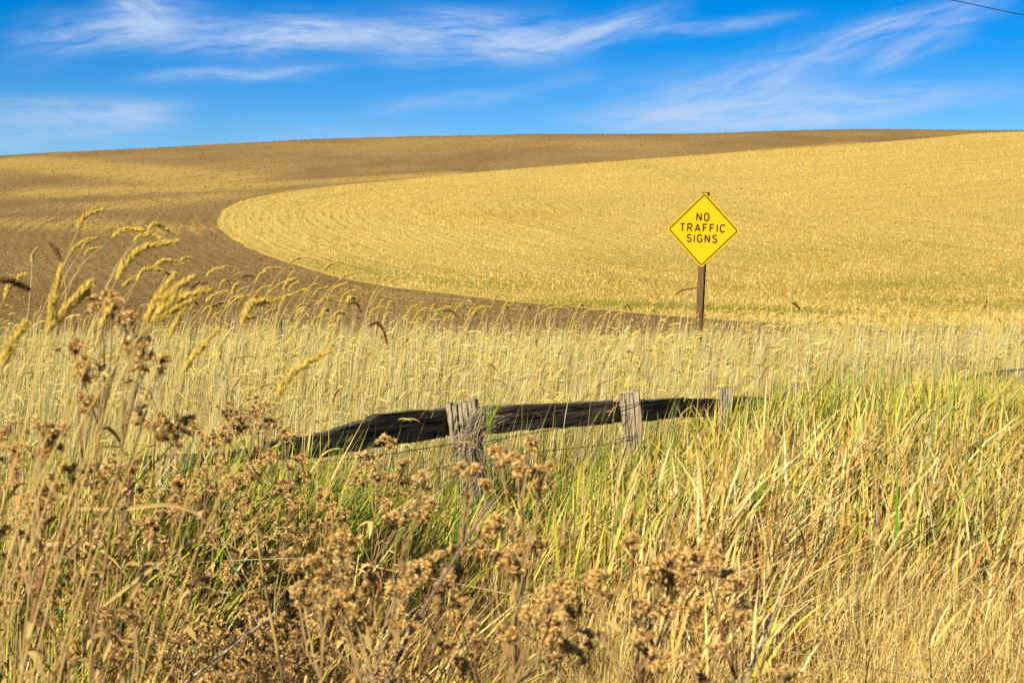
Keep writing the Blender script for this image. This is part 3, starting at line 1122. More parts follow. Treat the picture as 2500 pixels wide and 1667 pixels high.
# 2. leafy understorey beyond the fence: yellow green and straw leaves
X, Y = place(60000, 6.0, 19, 1.3)
ok = (fence_side(X, Y) > .12) & (rng.random(len(X)) < np.clip(2.4 * (.6 * vnoise(X * 2.0, Y * 1.4, 35) + .4 * vnoise(X * 5, Y * 4, 36) - .22), .06, 1))
X, Y = X[ok], Y[ok]
N = len(X)
gm = vnoise(X * .7, Y * .45, 24)
nearf = np.exp(-np.maximum(fence_side(X, Y), 0) / 3.2)
isg = rng.random(N) < np.clip(.18 + .75 * (gm - .35) + .40 * nearf, .05, .8)
C = np.where(isg[:, None], pick(PAL_GREEN, [3, 3, 2, 2, .8], N), pick(PAL_STRAW, [2, 2, 3, 2], N))
H = tall(X, Y) * rng.uniform(.45, .85, N)
Vb, Fb, Cb, _ = blades('s', base(X, Y), H, WIND + rng.normal(0, .9, N), np.abs(rng.normal(.35, .22, N)), rng.uniform(.0030, .0085, N) * np.clip(Y / 10, .9, 1.5), C, None, K=3, droop=rng.uniform(0, .35, N))
tag(link('green_and_yellow_grass', mesh_np('green_and_yellow_grass', Vb, Fb, Cb), M_GRASS), kind='stuff')

# 3. broad leaved grass in front of the fence
X, Y = place(72000, 4.3, 17, 1.25, .8)
fs_ = fence_side(X, Y)
edge_y = 6.15 + 1.3 * (vnoise(X * 1.3, 0 * X, 31) - .5) - .03 * X + rng.normal(0, .28, len(X))      # where the mown strip ends
ok = (fs_ < -.07) & gap_open(X, Y) & (Y > edge_y) & ~((np.abs(X + .28) < .22) & (Y > 7.3) & (Y < 8.0) & (rng.random(len(X)) < .8)) & (rng.random(len(X)) < np.clip(2.6 * (.6 * vnoise(X * 2.6, Y * 2.2, 33) + .4 * vnoise(X * 6, Y * 5, 34) - .25), .04, 1))
X, Y, edge_y = X[ok], Y[ok], edge_y[ok]
N = len(X)
right = np.clip((X - .2 - .30 * (Y - 7)) / .9, 0, 1)
gm = vnoise(X * 1.2, Y * 1.0, 32)
pg = np.clip(.60 - .44 * right + .7 * (gm - .5) + .17 * (Y - 7), .06, .9)
isg = rng.random(N) < pg
C = np.where(isg[:, None], pick(PAL_GREEN, [3, 3, 2.6, 1.6, 1.8], N, .25), pick(PAL_TAN, [3, 2.4, 3, 1.6, 2], N, .22))
tipc = np.where((rng.random(N) < .6)[:, None], C * .5 + .5 * pick(PAL_TAN, [1, 1, 1, .5, 1], N), C)
H = (.44 + .20 * gm) * rng.normal(1, .18, N) * np.clip(.55 + .6 * (Y - edge_y), .55, 1.0) * (1 + .10 * right) * (1 + .32 * np.clip((Y - 7.6) / 1.2, 0, 1))
cap = 1.6 - np.interp(X, [-2, -.6, .1, .9, 1.6, 2.2], [.120, .128, .132, .090, .079, .066]) * Y
H = np.minimum(H, np.maximum(cap, .25) * rng.uniform(.9, 1.15, N))
Vb, Fb, Cb, _ = blades('s', base(X, Y), H * 1.12, R(-2) + rng.normal(0, 1.25, N), np.abs(rng.normal(.36, .26, N)), rng.uniform(.0030, .0105, N) * (1 + .12 * (Y - 7).clip(0, 4)), C, None, K=4, droop=rng.uniform(0, .4, N), tipcol=tipc)
tag(link('broad_leaved_grass', mesh_np('broad_leaved_grass', Vb, Fb, Cb), M_GRASS), kind='stuff')

# thin straw and reddish dead leaves, darkened to paint shade in that stand's gaps
X, Y = place(46000, 4.6, 13, 1.4, .8)
ok = (fence_side(X, Y) < -.05) & ((Y > 6.3) | (rng.random(len(X)) < .12))
X, Y = X[ok], Y[ok]
N = len(X)
C = pick([(.30, .13, .035), (.15, .065, .02), (.46, .27, .09), (.62, .46, .16)], [2.4, 3, 1.2, .9], N)
H = rng.uniform(.15, .50, N)
Vb, Fb, Cb, _ = blades('s', base(X, Y), H, rng.normal(0, 1.1, N), np.abs(rng.normal(.5, .35, N)), rng.uniform(.0012, .004, N), C, None, K=3, droop=rng.uniform(0, .5, N))
tag(link('gap_shade_thatch', mesh_np('gap_shade_thatch', Vb, Fb, Cb), M_GRASS), kind='stuff')

# 4. fine short straw of the mown strip at the bottom of the picture
X, Y = place(60000, 4.2, 7.3, .9, .8)
edge_y = 6.40 + 1.3 * (vnoise(X * 1.3, 0 * X, 31) - .5) - .03 * X
ok = (Y < edge_y + rng.exponential(.25, len(X))) & (fence_side(X, Y) < 0) & gap_open(X, Y)
X, Y = X[ok], Y[ok]
N = len(X)
C = pick([(.82, .60, .22), (.74, .49, .15), (.86, .70, .34), (.40, .23, .07), (.40, .37, .06)], [4, 3, 3, .6, .2], N)
H = rng.uniform(.10, .30, N) * (.8 + .5 * vnoise(X * 2.2, Y * 2.2, 41)) * (1 + .9 * np.clip(Y - 5.6, 0, 1) * rng.random(N))
Vb, Fb, Cb, _ = blades('s', base(X, Y), H, rng.normal(.1, 1.3, N), np.abs(rng.normal(.35, .3, N)), rng.uniform(.0014, .0034, N), C, None, K=3, droop=rng.uniform(0, .3, N))
tag(link('short_dry_grass', mesh_np('short_dry_grass', Vb, Fb, Cb), M_GRASS), kind='stuff')

# 5. taller mixed grass on the left, in front of the fence's sunken end
X, Y = place(20000, 4.1, 7.6, 1.0, .6)
ok = (X < -.50 - .10 * (Y - 4)) & (rng.random(len(X)) < np.clip((-X - .45) * 1.1, .15, 1)) & ((fence_side(X, Y) < -.1) | (X < -2.0)) & gap_open(X, Y)
X, Y = X[ok], Y[ok]
N = len(X)
gm = vnoise(X * 1.5, Y * 1.2, 51)
isg = rng.random(N) < np.clip(-.15 + .7 * gm + .08 * (Y - 4.8), .02, .6)
C = np.where(isg[:, None], pick(PAL_GREEN, [3, 2, 2, 3, .8], N), pick(PAL_STRAW + [(.40, .25, .08), (.24, .13, .045)], [2, 2, 3, 2, 1.4, 1.2], N))
H = (.40 + .40 * np.clip((-X - .75) / .7, 0, 1) * np.clip((Y - 3.6) / 1.2, .3, 1)) * rng.normal(1, .2, N)
Vb, Fb, Cb, _ = blades('s', base(X, Y), H, WIND + rng.normal(0, .7, N), np.abs(rng.normal(.3, .2, N)), rng.uniform(.0018, .005, N), C, None, K=4, droop=rng.uniform(0, .3, N))
tag(link('verge_grass', mesh_np('verge_grass', Vb, Fb, Cb), M_GRASS), kind='stuff')

# longer green and straw leaves that bury the left end of the fence
X = np.concatenate([rng.uniform(-1.9, -.80, 6000), rng.uniform(-1.2, -.25, 1500)])
Y = np.concatenate([rng.uniform(4.9, 6.6, 6000), rng.uniform(6.1, 7.2, 1500)])
ok = (fence_side(X, Y) < -.10) & gap_open(X, Y)
X, Y = X[ok], Y[ok]
N = len(X)
top_ = np.interp(X / Y, [-.30, -.235, -.20, -.17, -.14, -.05], [.112, .116, .114, .112, .128, .142])
H = np.clip(EYE - top_ * Y, .2, 1.0) * rng.uniform(.55, 1.08, N)
C = pick(PAL_GREEN + PAL_STRAW[:3] + [(.45, .28, .09)], [2, 3, 3, 2, 1.6, 1.5, 1, 1.5, 1.2], N)
Vb, Fb, Cb, _ = blades('s', base(X, Y), H * 1.1, R(5) + rng.normal(0, .9, N), np.abs(rng.normal(.35, .22, N)), rng.uniform(.0025, .0080, N), C, None, K=4, droop=rng.uniform(0, .3, N))
tag(link('long_green_grass', mesh_np('long_green_grass', Vb, Fb, Cb), M_GRASS), kind='stuff')

# broad straw leaves leaning among the weeds at the lower left
Y = rng.uniform(3.2, 5.2, 1500)
X = Y * rng.uniform(-.40, -.06, 1500)
ok = gap_open(X, Y)
X, Y = X[ok], Y[ok]
N = len(X)
Vb, Fb, Cb, _ = blades('s', base(X, Y), rng.uniform(.40, .85, N) * np.clip(1.1 + X / Y, .75, 1), R(0) + rng.normal(0, .6, N), np.abs(rng.normal(.45, .22, N)), rng.uniform(.002, .0060, N),
                       pick(PAL_TAN + PAL_STRAW + [(.50, .48, .06)], [3, 3, 2, 2, 2, 2, 1, 2, 1, 1.5], N), None, K=5, droop=rng.uniform(0, .5, N))
tag(link('leaning_straw', mesh_np('leaning_straw', Vb, Fb, Cb), M_GRASS), kind='stuff')

# ------------------------------------------------------------------ single grass stalks with seed heads
def bez(pts, n):
    return catmull([tuple(p) for p in pts], max(2, n // (len(pts) - 1)))


def stalk(head, Y, thick, label, group=None, dark=False, pale=False, lean=.25, leaf=False):
    """a grass stalk: 'head' lists the photo pixels along its seed head, Y its distance"""
    hp = [P(x, y, Y + .02 * i) for i, (x, y) in enumerate(head)]
    b = hp[0]
    d0 = (hp[1] - hp[0]).normalized()
    root = Vector((b.x - lean * b.z * .55, Y + rng.uniform(-.05, .05), 0))
    t = empty('grass_stalk', root, label, 'grass stalk', group)
    if d0.z < .1:
        d0 = Vector((.35, 0, .6)).normalized()
    p3, p2 = b, b - d0 * b.z * .22
    p1 = root + Vector((lean * .10, 0, b.z * .45))
    sp = [root * (1 - k)**3 + p1 * 3 * k * (1 - k)**2 + p2 * 3 * k * k * (1 - k) + p3 * k**3 for k in np.linspace(0, 1, 14)]
    mb = MB()
    stc = (.72, .56, .20) if not pale else (.74, .62, .30)
    if Y < 3:
        stc = (.78, .55, .18)
    r0 = max(.0014, .00030 * Y)
    mb.tube([q - root for q in sp], list(np.linspace(r0 * 1.25, r0 * .6, 14)), 5, stc)
    for k in (4, 8):                          # joints
        q = sp[k] - root
        mb.tube([q - Vector((0, 0, .006)), q, q + Vector((0, 0, .006))], [r0 * 1.2, r0 * 1.7, r0 * 1.2], 5, (.36, .24, .08))
    link('stem', mb.mesh('stem', True), M_STRAW, t)
    # head: an axis thick with small overlapping spikelets
    line = bez(hp, 12)
    L = sum((Vector(line[i + 1]) - Vector(line[i])).length for i in range(len(line) - 1))
    mb = MB()
    n = len(line)
    col = (.20, .115, .035) if dark else ((.70, .57, .24) if pale else (.80, .57, .13))  # dark heads have their backlit shade put into the colour
    rr = [thick * rng.uniform(.26, .46) * math.sin(PI * min(1, .10 + .86 * i / (n - 1)))**.5 for i in range(n)]
    mb.tube([Vector(q) - root for q in line], rr, 6, tuple(c * .8 for c in col))
    cnt = int(min(260, max(60, L / thick * 13)))
    lob = rng.uniform(.7, 1.25, 40)
    for i in range(cnt):
        u = (i + rng.uniform(0, 1)) / cnt * (n - 1.001)
        k = int(u)
        q0, q1 = Vector(line[k]), Vector(line[k + 1])
        ax = (q1 - q0).normalized()
        q = q0.lerp(q1, u - k) - root
        s1 = ax.cross(Vector((.2, .9, .1))).normalized()
        s2 = ax.cross(s1)
        an = i * 2.4 + rng.uniform(-.3, .3)
        od = s1 * math.cos(an) + s2 * math.sin(an)
        r_ = thick * .5 * math.sin(PI * min(1, .12 + .84 * u / (n - 1)))**.5 * lob[int(u / (n - 1) * L / thick * 1.1) % 40]
        tip = q + od * r_ * rng.uniform(1.1, 1.9) + ax * thick * rng.uniform(.5, 1.3)
        wv = ax.cross(od) * thick * .22
        mid = q + od * r_ * 1.15 + ax * thick * .4
        fc = rng.uniform(.75, 1.2)
        cc = tuple(c * fc for c in col)
        mb.add([q + od * r_ * .4, mid + wv, tip, mid - wv], [(0, 1, 2), (0, 2, 3)], cc)
    link('seed_head', mb.mesh('seed_head'), M_SEED, t)
    if leaf:
        for fr in leaf:
            q = sp[int(fr * 13)] - root
            s = 1 if rng.random() < .65 else -1
            a0 = rng.uniform(-.5, .5)
            dx = Vector((s * math.cos(a0), math.sin(a0), 0))
            Ll = rng.uniform(.22, .38)
            pts = [q + dx * Ll * (.9 * k) + Vector((0, 0, Ll * (.75 * k - 1.0 * k * k))) for k in np.linspace(0, 1, 8)]
            wl = [rng.uniform(.004, .006) * math.sin(PI * min(1, .18 + .8 * k))**.7 for k in np.linspace(0, 1, 8)]
            lm = MB()
            lm.ribbon(pts, wl, Vector((-dx.y * .5, dx.x * .5, .8)).normalized(), (.74, .50, .18))
            link('leaf', lm.mesh('leaf', True), M_GRASS, t)
    return t


NEAR = [  # head pixels, distance, thickness, dark?, label
    ([(190, 562), (205, 530), (245, 513)], 3.5, .0105, 0, 'tallest golden grass stalk at the left, its head arching right in front of brown soil'),
    ([(168, 627), (185, 602), (218, 583)], 3.8, .0095, 0, 'slender golden stalk just below the tallest arched one'),
    ([(200, 608), (214, 590), (235, 581)], 4.2, .0085, 0, 'small pale head directly right of the slender golden stalk'),
    ([(207, 625), (216, 611), (238, 605)], 4.1, .0090, 0, 'short orange head under the pair of slender golden heads'),
    ([(148, 640), (140, 616), (121, 594)], 4.0, .0090, 1, 'shaded brown head tilting to the left beside the golden ones'),
    ([(78, 642), (78, 625), (90, 607)], 4.6, .0090, 2, 'pale upright stalk standing alone near the left edge'),
    ([(272, 581), (300, 563), (345, 562), (405, 588)], 3.2, .0085, 0, 'long golden head bowing in a wide arch to the right'),
    ([(326, 592), (340, 577), (375, 574), (405, 588)], 3.7, .0085, 0, 'shorter bowed head tucked under the wide golden arch'),
    ([(360, 562), (378, 547), (398, 555), (424, 572)], 3.6, .0080, 0, 'orange hooked head highest of the bowed group'),
    ([(284, 685), (310, 640), (350, 606), (424, 590)], 2.2, .0105, 0, 'large blurred grass head rising diagonally in front of the bowed ones'),
    ([(121, 782), (132, 720), (150, 655)], 2.0, .0095, 0, 'blurred upright golden head near the left edge'),
    ([(112, 815), (160, 752), (218, 690)], 2.0, .0100, 0, 'blurred slanting golden head, left one of two side by side'),
    ([(136, 790), (178, 742), (226, 704)], 2.05, .0095, 0, 'blurred slanting golden head, right one of two side by side'),
    ([(352, 792), (380, 735), (422, 674)], 2.0, .0095, 0, 'steepest head of the blurred fan of golden heads above the dark weed'),
    ([(376, 778), (415, 718), (469, 678)], 2.0, .0100, 0, 'second head from the left in the blurred golden fan'),
    ([(371, 785), (420, 735), (503, 710)], 1.95, .0100, 0, 'longest head of the blurred golden fan, reaching farthest right'),
    ([(382, 785), (425, 755), (473, 731)], 2.0, .0090, 0, 'lowest head of the blurred golden fan'),
    ([(410, 830), (430, 785), (458, 744)], 2.4, .0085, 0, 'blurred narrow head standing right of the golden fan'),
    ([(246, 800), (256, 775), (272, 748)], 2.3, .0090, 0, 'blurred head partly behind the topmost brown weed flower'),
    ([(590, 796), (604, 756), (625, 738), (672, 732)], 2.2, .0095, 0, 'single blurred head with hooked tip at the field edge right of the fan'),
    ([(333, 688), (350, 660), (380, 656), (422, 674)], 3.3, .0085, 0, 'golden head hooked over to the right between field and blurred heads'),
    ([(299, 700), (315, 686), (336, 673)], 3.6, .0080, 0, 'small head leaning below the hooked golden head'),
    ([(374, 652), (395, 638), (420, 636), (454, 647)], 3.9, .0085, 0, 'flat arched pale head right of the large blurred one'),
    ([(444, 912), (480, 860), (528, 808)], 2.2, .0090, 0, 'blurred straight head slanting over the sunlit grass, upper one'),
    ([(672, 972), (720, 905), (806, 856)], 2.0, .0095, 0, 'long blurred head slanting right over the grass above the fence'),
    ([(4, 895), (28, 840), (60, 790)], 2.0, .0110, 0, 'blurred thick golden head at the left edge'),
    ([(-6, 684), (28, 686), (66, 704)], 2.3, .0100, 1, 'dark shaded head lying flat at the left edge'),
    ([(10, 730), (26, 695), (60, 670)], 2.8, .0095, 0, 'golden head crossing above the dark flat head at the left edge'),
]
for i, (hd, Yd, th, dk, lb) in enumerate(NEAR):
    stalk(hd, Yd, th, lb, 'grass stalks standing close on the left', dark=dk == 1, pale=dk == 2, lean=.22 + .12 * rng.random() + (.12 if Yd < 2.5 else 0),
          leaf=[.5] if Yd > 3 and i % 3 == 0 else False)

MID = [
    ([(439, 638), (450, 630), (468, 627)], 6, 0), ([(503, 676), (520, 660), (552, 650)], 6, 0), ([(590, 682), (600, 674), (618, 674)], 6.5, 1),
    ([(640, 666), (655, 655), (682, 653)], 6.5, 0), ([(704, 645), (718, 634), (742, 627)], 6.5, 0), ([(788, 662), (802, 648), (825, 637)], 6.5, 0),
    ([(655, 716), (680, 696), (712, 681)], 6, 0), ([(626, 715), (640, 703), (661, 697)], 7, 0), ([(503, 738), (520, 722), (553, 711)], 5, 0),
    ([(721, 720), (730, 711), (747, 705)], 7.5, 0), ([(828, 684), (845, 672), (873, 664)], 7, 0), ([(930, 690), (940, 679), (958, 667)], 8, 2),
    ([(950, 690), (965, 680), (990, 677)], 8, 0), ([(848, 745), (862, 738), (874, 746), (881, 762)], 7.5, 1), ([(900, 796), (920, 788), (936, 806), (944, 836)], 6, 1),
    ([(700, 690), (705, 676), (716, 662)], 7.5, 0), ([(560, 745), (580, 728), (605, 722)], 6.5, 0), ([(768, 745), (790, 730), (815, 722)], 8, 0),
    ([(465, 705), (480, 694), (502, 690)], 6, 1), ([(1060, 770), (1075, 755), (1100, 748)], 11, 0), ([(1080, 762), (1098, 758), (1118, 772)], 11, 1),
    ([(1205, 736), (1212, 722), (1228, 717)], 13, 0), ([(1240, 748), (1262, 734), (1290, 733)], 13, 0), ([(1320, 764), (1350, 750), (1385, 752)], 14, 0),
    ([(1648, 720), (1668, 708), (1700, 703)], 14, 1), ([(1674, 735), (1680, 722), (1690, 712)], 14, 2), ([(1524, 754), (1532, 745), (1541, 758)], 13, 1),
    ([(1966, 706), (1974, 676), (1988, 643)], 9, 2), ([(1933, 743), (1932, 715), (1934, 687)], 10, 2), ([(2087, 726), (2085, 711), (2087, 695)], 11, 2),
    ([(2217, 754), (2221, 730), (2229, 703)], 11, 2), ([(2414, 732), (2415, 718), (2418, 703)], 12, 2), ([(2405, 754), (2406, 744), (2410, 734)], 12, 1),
    ([(2446, 754), (2462, 743), (2496, 742)], 10, 0), ([(1930, 738), (1944, 745), (1955, 758)], 10, 1), ([(1990, 760), (2005, 748), (2030, 745)], 12, 0),
    ([(2290, 775), (2310, 760), (2340, 757)], 12, 0), ([(1420, 770), (1436, 757), (1462, 756)], 14, 0), ([(1150, 770), (1168, 752), (1200, 748)], 12, 0),
    ([(1010, 780), (1022, 762), (1040, 752)], 10, 0), ([(2120, 770), (2128, 748), (2142, 735)], 11, 2), ([(1790, 775), (1812, 765), (1845, 763)], 13, 0),
]
MID_LABELS = [
    'pale seed stalk just right of the large blurred golden head',
    'golden seed stalk against brown soil right of the pale blurred arch',
    'dark tipped stalk right of the golden one on brown soil',
    'golden seed stalk high on the brown soil, right of the dark tipped one',
    'seed stalk whose arched head meets the stubble edge, left of two',
    'seed stalk whose arched head touches the stubble, right of two',
    'feathery seed stalk just below the left stubble arch',
    'shorter seed stalk left of the feathery one on brown soil',
    'golden stalk curving over just right of the blurred fan',
    'small golden stalk under the stubble edge heads',
    'golden stalk slanting in front of the stubble edge at lower left',
    'pale fine stalk whose tip crosses onto the stubble',
    'golden stalk bent nearly flat beside the pale fine tip',
    'dark hooked stalk above the grass tops left of the fence plank',
    'darkest drooping stalk hanging over the grass left of centre',
    'slim golden stalk between the two stubble edge arches',
    'golden stalk leaning right above the blurred single head',
    'golden stalk leaning over brown soil left of the dark hooked one',
    'dark stalk right of the golden fan',
    'golden stalk at the start of the centre grass tops',
    'dark bent stalk beside the first centre golden stalk',
    'single golden stalk standing out against brown soil at the centre',
    'golden stalk bowed flat at the centre field edge',
    'golden stalk bowed flat halfway between centre and sign',
    'dark stalk arching just left of the sign post',
    'pale thin stalk left of the sign post',
    'dark hooked stalk at the field edge left of the sign',
    'tallest pale upright head right of the sign',
    'thin pale head left of the tallest upright one',
    'thin pale head standing alone between the tallest one and the right edge',
    'pale upright head second from the right edge',
    'thin pale head nearest the right edge',
    'dark nodding head near the right edge',
    'golden stalk bent over at the right edge',
    'dark drooping head below the tallest upright one',
    'golden stalk just right of the tallest upright one',
    'golden stalk bowed right, between the right edge and the lone pale head',
    'golden stalk right of the centre field edge, left of the bowed pair',
    'golden stalk leaning over the soil above the second grey post',
    'golden stalk above the thick cracked post',
    'short pale head right of the lone thin pale one',
    'golden stalk leaning right just beyond the sign post']
GRP = ('golden seed stalks along the grass tops', 'dark drooping seed stalks along the grass tops', 'pale upright seed stalks along the grass tops')
for (hd, Yd, dk), lb in zip(MID, MID_LABELS):
    stalk(hd, Yd, rng.uniform(.010, .013) if Yd < 9 else .0145, lb, GRP[dk], dark=dk == 1, pale=dk == 2, lean=.06 if dk == 2 else .2)
# the crowd of like stalks that stand up against the soil
for x0, x1, y0, y1, d0, d1, cnt, lb in ((430, 860, 690, 800, 5.5, 8, 30, 'golden seed stalk in the crowd left of centre, against the brown soil'),
                                        (880, 1640, 745, 800, 10, 14, 26, 'golden seed stalk in the fringe between centre and sign'),
                                        (1730, 2500, 755, 800, 10, 15, 22, 'golden seed stalk in the fringe right of the sign')):
    for i in range(cnt):
        x, y = x0 + (x1 - x0) * (i + rng.random()) / cnt, rng.uniform(y0, y1)
        Yd, q = rng.uniform(d0, d1), rng.uniform(.7, 1.2) * 7 / 8
        w_, h_ = rng.uniform(22, 48) * q * 7 / max(Yd, 7), rng.uniform(14, 40) * q * 7 / max(Yd, 7)
        dr = rng.uniform(-.5, .6) * h_
        stalk([(x, y), (x + w_ * .35, y - h_ * .8), (x + w_ * .7, y - h_), (x + w_, y - h_ + max(dr, -6))], Yd, rng.uniform(.009, .013) * max(1, Yd / 9), lb, lb.replace('stalk', 'stalks', 1), lean=rng.uniform(.1, .3))

# ------------------------------------------------------------------ dried weeds with brown flower heads
def head_mesh(seed, full=True):
    r_ = np.random.default_rng(seed)
    mb = MB()
    core = [(math.cos(a_) * .32, math.sin(a_) * .32, 0) for a_ in np.linspace(0, 2 * PI, 6)[:-1]]
    mb.add(core + [(0, 0, .30), (0, 0, -.62)], [(i, (i + 1) % 5, 5) for i in range(5)] + [((i + 1) % 5, i, 6) for i in range(5)], (.16, .085, .03))
    n = 34
    for i in range(n):
        z = 1 - 1.55 * (i + .5) / n
        q = math.sqrt(max(0, 1 - z * z))
        an = i * 2.39996 + r_.uniform(-.3, .3)
        d = Vector((q * math.cos(an), q * math.sin(an), z * .8 + .15)).normalized()
        L = r_.uniform(.7, 1.15)
        sd_ = d.cross(Vector((r_.normal(), r_.normal(), r_.normal()))).normalized()
        w = r_.uniform(.09, .20)
        c = [(.92, .61, .23), (1.0, .80, .42), (.70, .41, .13), (.28, .135, .045)][r_.choice(4, p=[.4, .25, .25, .1])]
        mid = d * L * .6
        tip = d * L + sd_ * r_.uniform(-.25, .25) + Vector((0, 0, -.12))
        mb.add([d * .18 + sd_ * w * .4, mid + sd_ * w, tip, mid - sd_ * w, d * .18 - sd_ * w * .4], [(0, 1, 2), (0, 2, 3), (0, 3, 4)], c)
    me = mb.mesh('flower_head')
    me.materials.append(M_WEED)
    return me


HEADS = [head_mesh(s) for s in range(6)]


def weed(Y, root_px, clusters, label, hs=.009, dark=.0, per=7, red=False, leaves=12, group='dried weeds in front of the fence'):
    """a dried weed; clusters = (px, py, spread in px) of its bunches of flower heads"""
    tops = [(P(x, y, Y + rng.uniform(-.12, .12)), s) for x, y, s in clusters]
    top = max(tops, key=lambda q: q[0].z)[0]
    root = Vector(((root_px - CX) / FPX * Y + rng.uniform(-.28, .12), Y + rng.uniform(-.1, .1), 0))
    t = empty('dried_weed', root, label, 'weed', group)
    mb, lm = MB(), MB()
    sc = [(.46, .30, .14), (.56, .39, .18), (.34, .20, .11)][rng.integers(0, 3)] if not red else (.40, .19, .11)
    # main stem with a slight zigzag
    n = 14
    sway = rng.uniform(-.10, .10)
    main = []
    for i in range(n + 1):
        k = i / n
        q = root.lerp(top, k)
        q.x += sway * math.sin(PI * k) + rng.uniform(-.009, .009)
        q.y += rng.uniform(-.006, .006)
        main.append(q)
    mb.tube([q - root for q in main], list(np.linspace(.0036, .0013, n + 1)), 5, sc)
    for c, s in tops:
        # branch from the main stem
        kz = np.clip((c.z - .10 - rng.uniform(0, .12)) / max(top.z, .01), .4, .97)
        q0 = main[int(kz * n)]
        q1 = q0.lerp(c, .5) + Vector((rng.uniform(-.02, .02), rng.uniform(-.02, .02), -.03))
        c0 = c - Vector((0, 0, .018))
        br = [q0, q0.lerp(q1, .6), q1.lerp(c0, .5), c0]
        mb.tube([q - root for q in br], [.0022, .0018, .0015, .0011], 4, tuple(x * .95 for x in sc))
        sp = s / FPX * Y
        for j in range(max(3, int(per * rng.uniform(1.2, 1.9)))):
            dv = Vector((rng.normal(0, .55), rng.normal(0, .5), rng.normal(0, .45))) * sp
            hp = c + dv
            fork = c0.lerp(hp, .3) - Vector((0, 0, .01))
            mb.tube([c0 - root, fork - root, hp - root], [.001, .0008, .0007], 3, sc)
            hd = link('flower_head', HEADS[rng.integers(0, 6)], None, t, hp - root)
            r_ = hs * rng.uniform(.85, 1.55)
            hd.scale = (r_, r_, r_ * rng.uniform(.85, 1.2))
            dd = (hp - fork).normalized()
            q = dd.to_track_quat('Z', 'Y').to_euler()
            hd.rotation_euler = q
    for j in range(leaves):                   # shrivelled leaves along the stem
        q = main[rng.integers(1, n)] - root
        a0 = rng.uniform(0, 2 * PI)
        dx = Vector((math.cos(a0), math.sin(a0), 0))
        L = rng.uniform(.03, .075)
        pts = [q + dx * L * k + Vector((0, 0, L * (.5 * k - rng.uniform(.7, 1.4) * k * k))) + Vector((rng.uniform(-.004, .004), rng.uniform(-.004, .004), 0)) for k in np.linspace(0, 1, 5)]
        lm.ribbon(pts, [.002, .006, .007, .004, .0006], Vector((-dx.y, dx.x, rng.uniform(-.6, .6))).normalized(),
                  [(.56, .36, .14), (.34, .20, .08), (.74, .52, .22)][rng.integers(0, 3)])
    link('stem', mb.mesh('stem'), M_WEED, t)
    if leaves:
        link('foliage', lm.mesh('foliage', True), M_WEED, t)
    return t


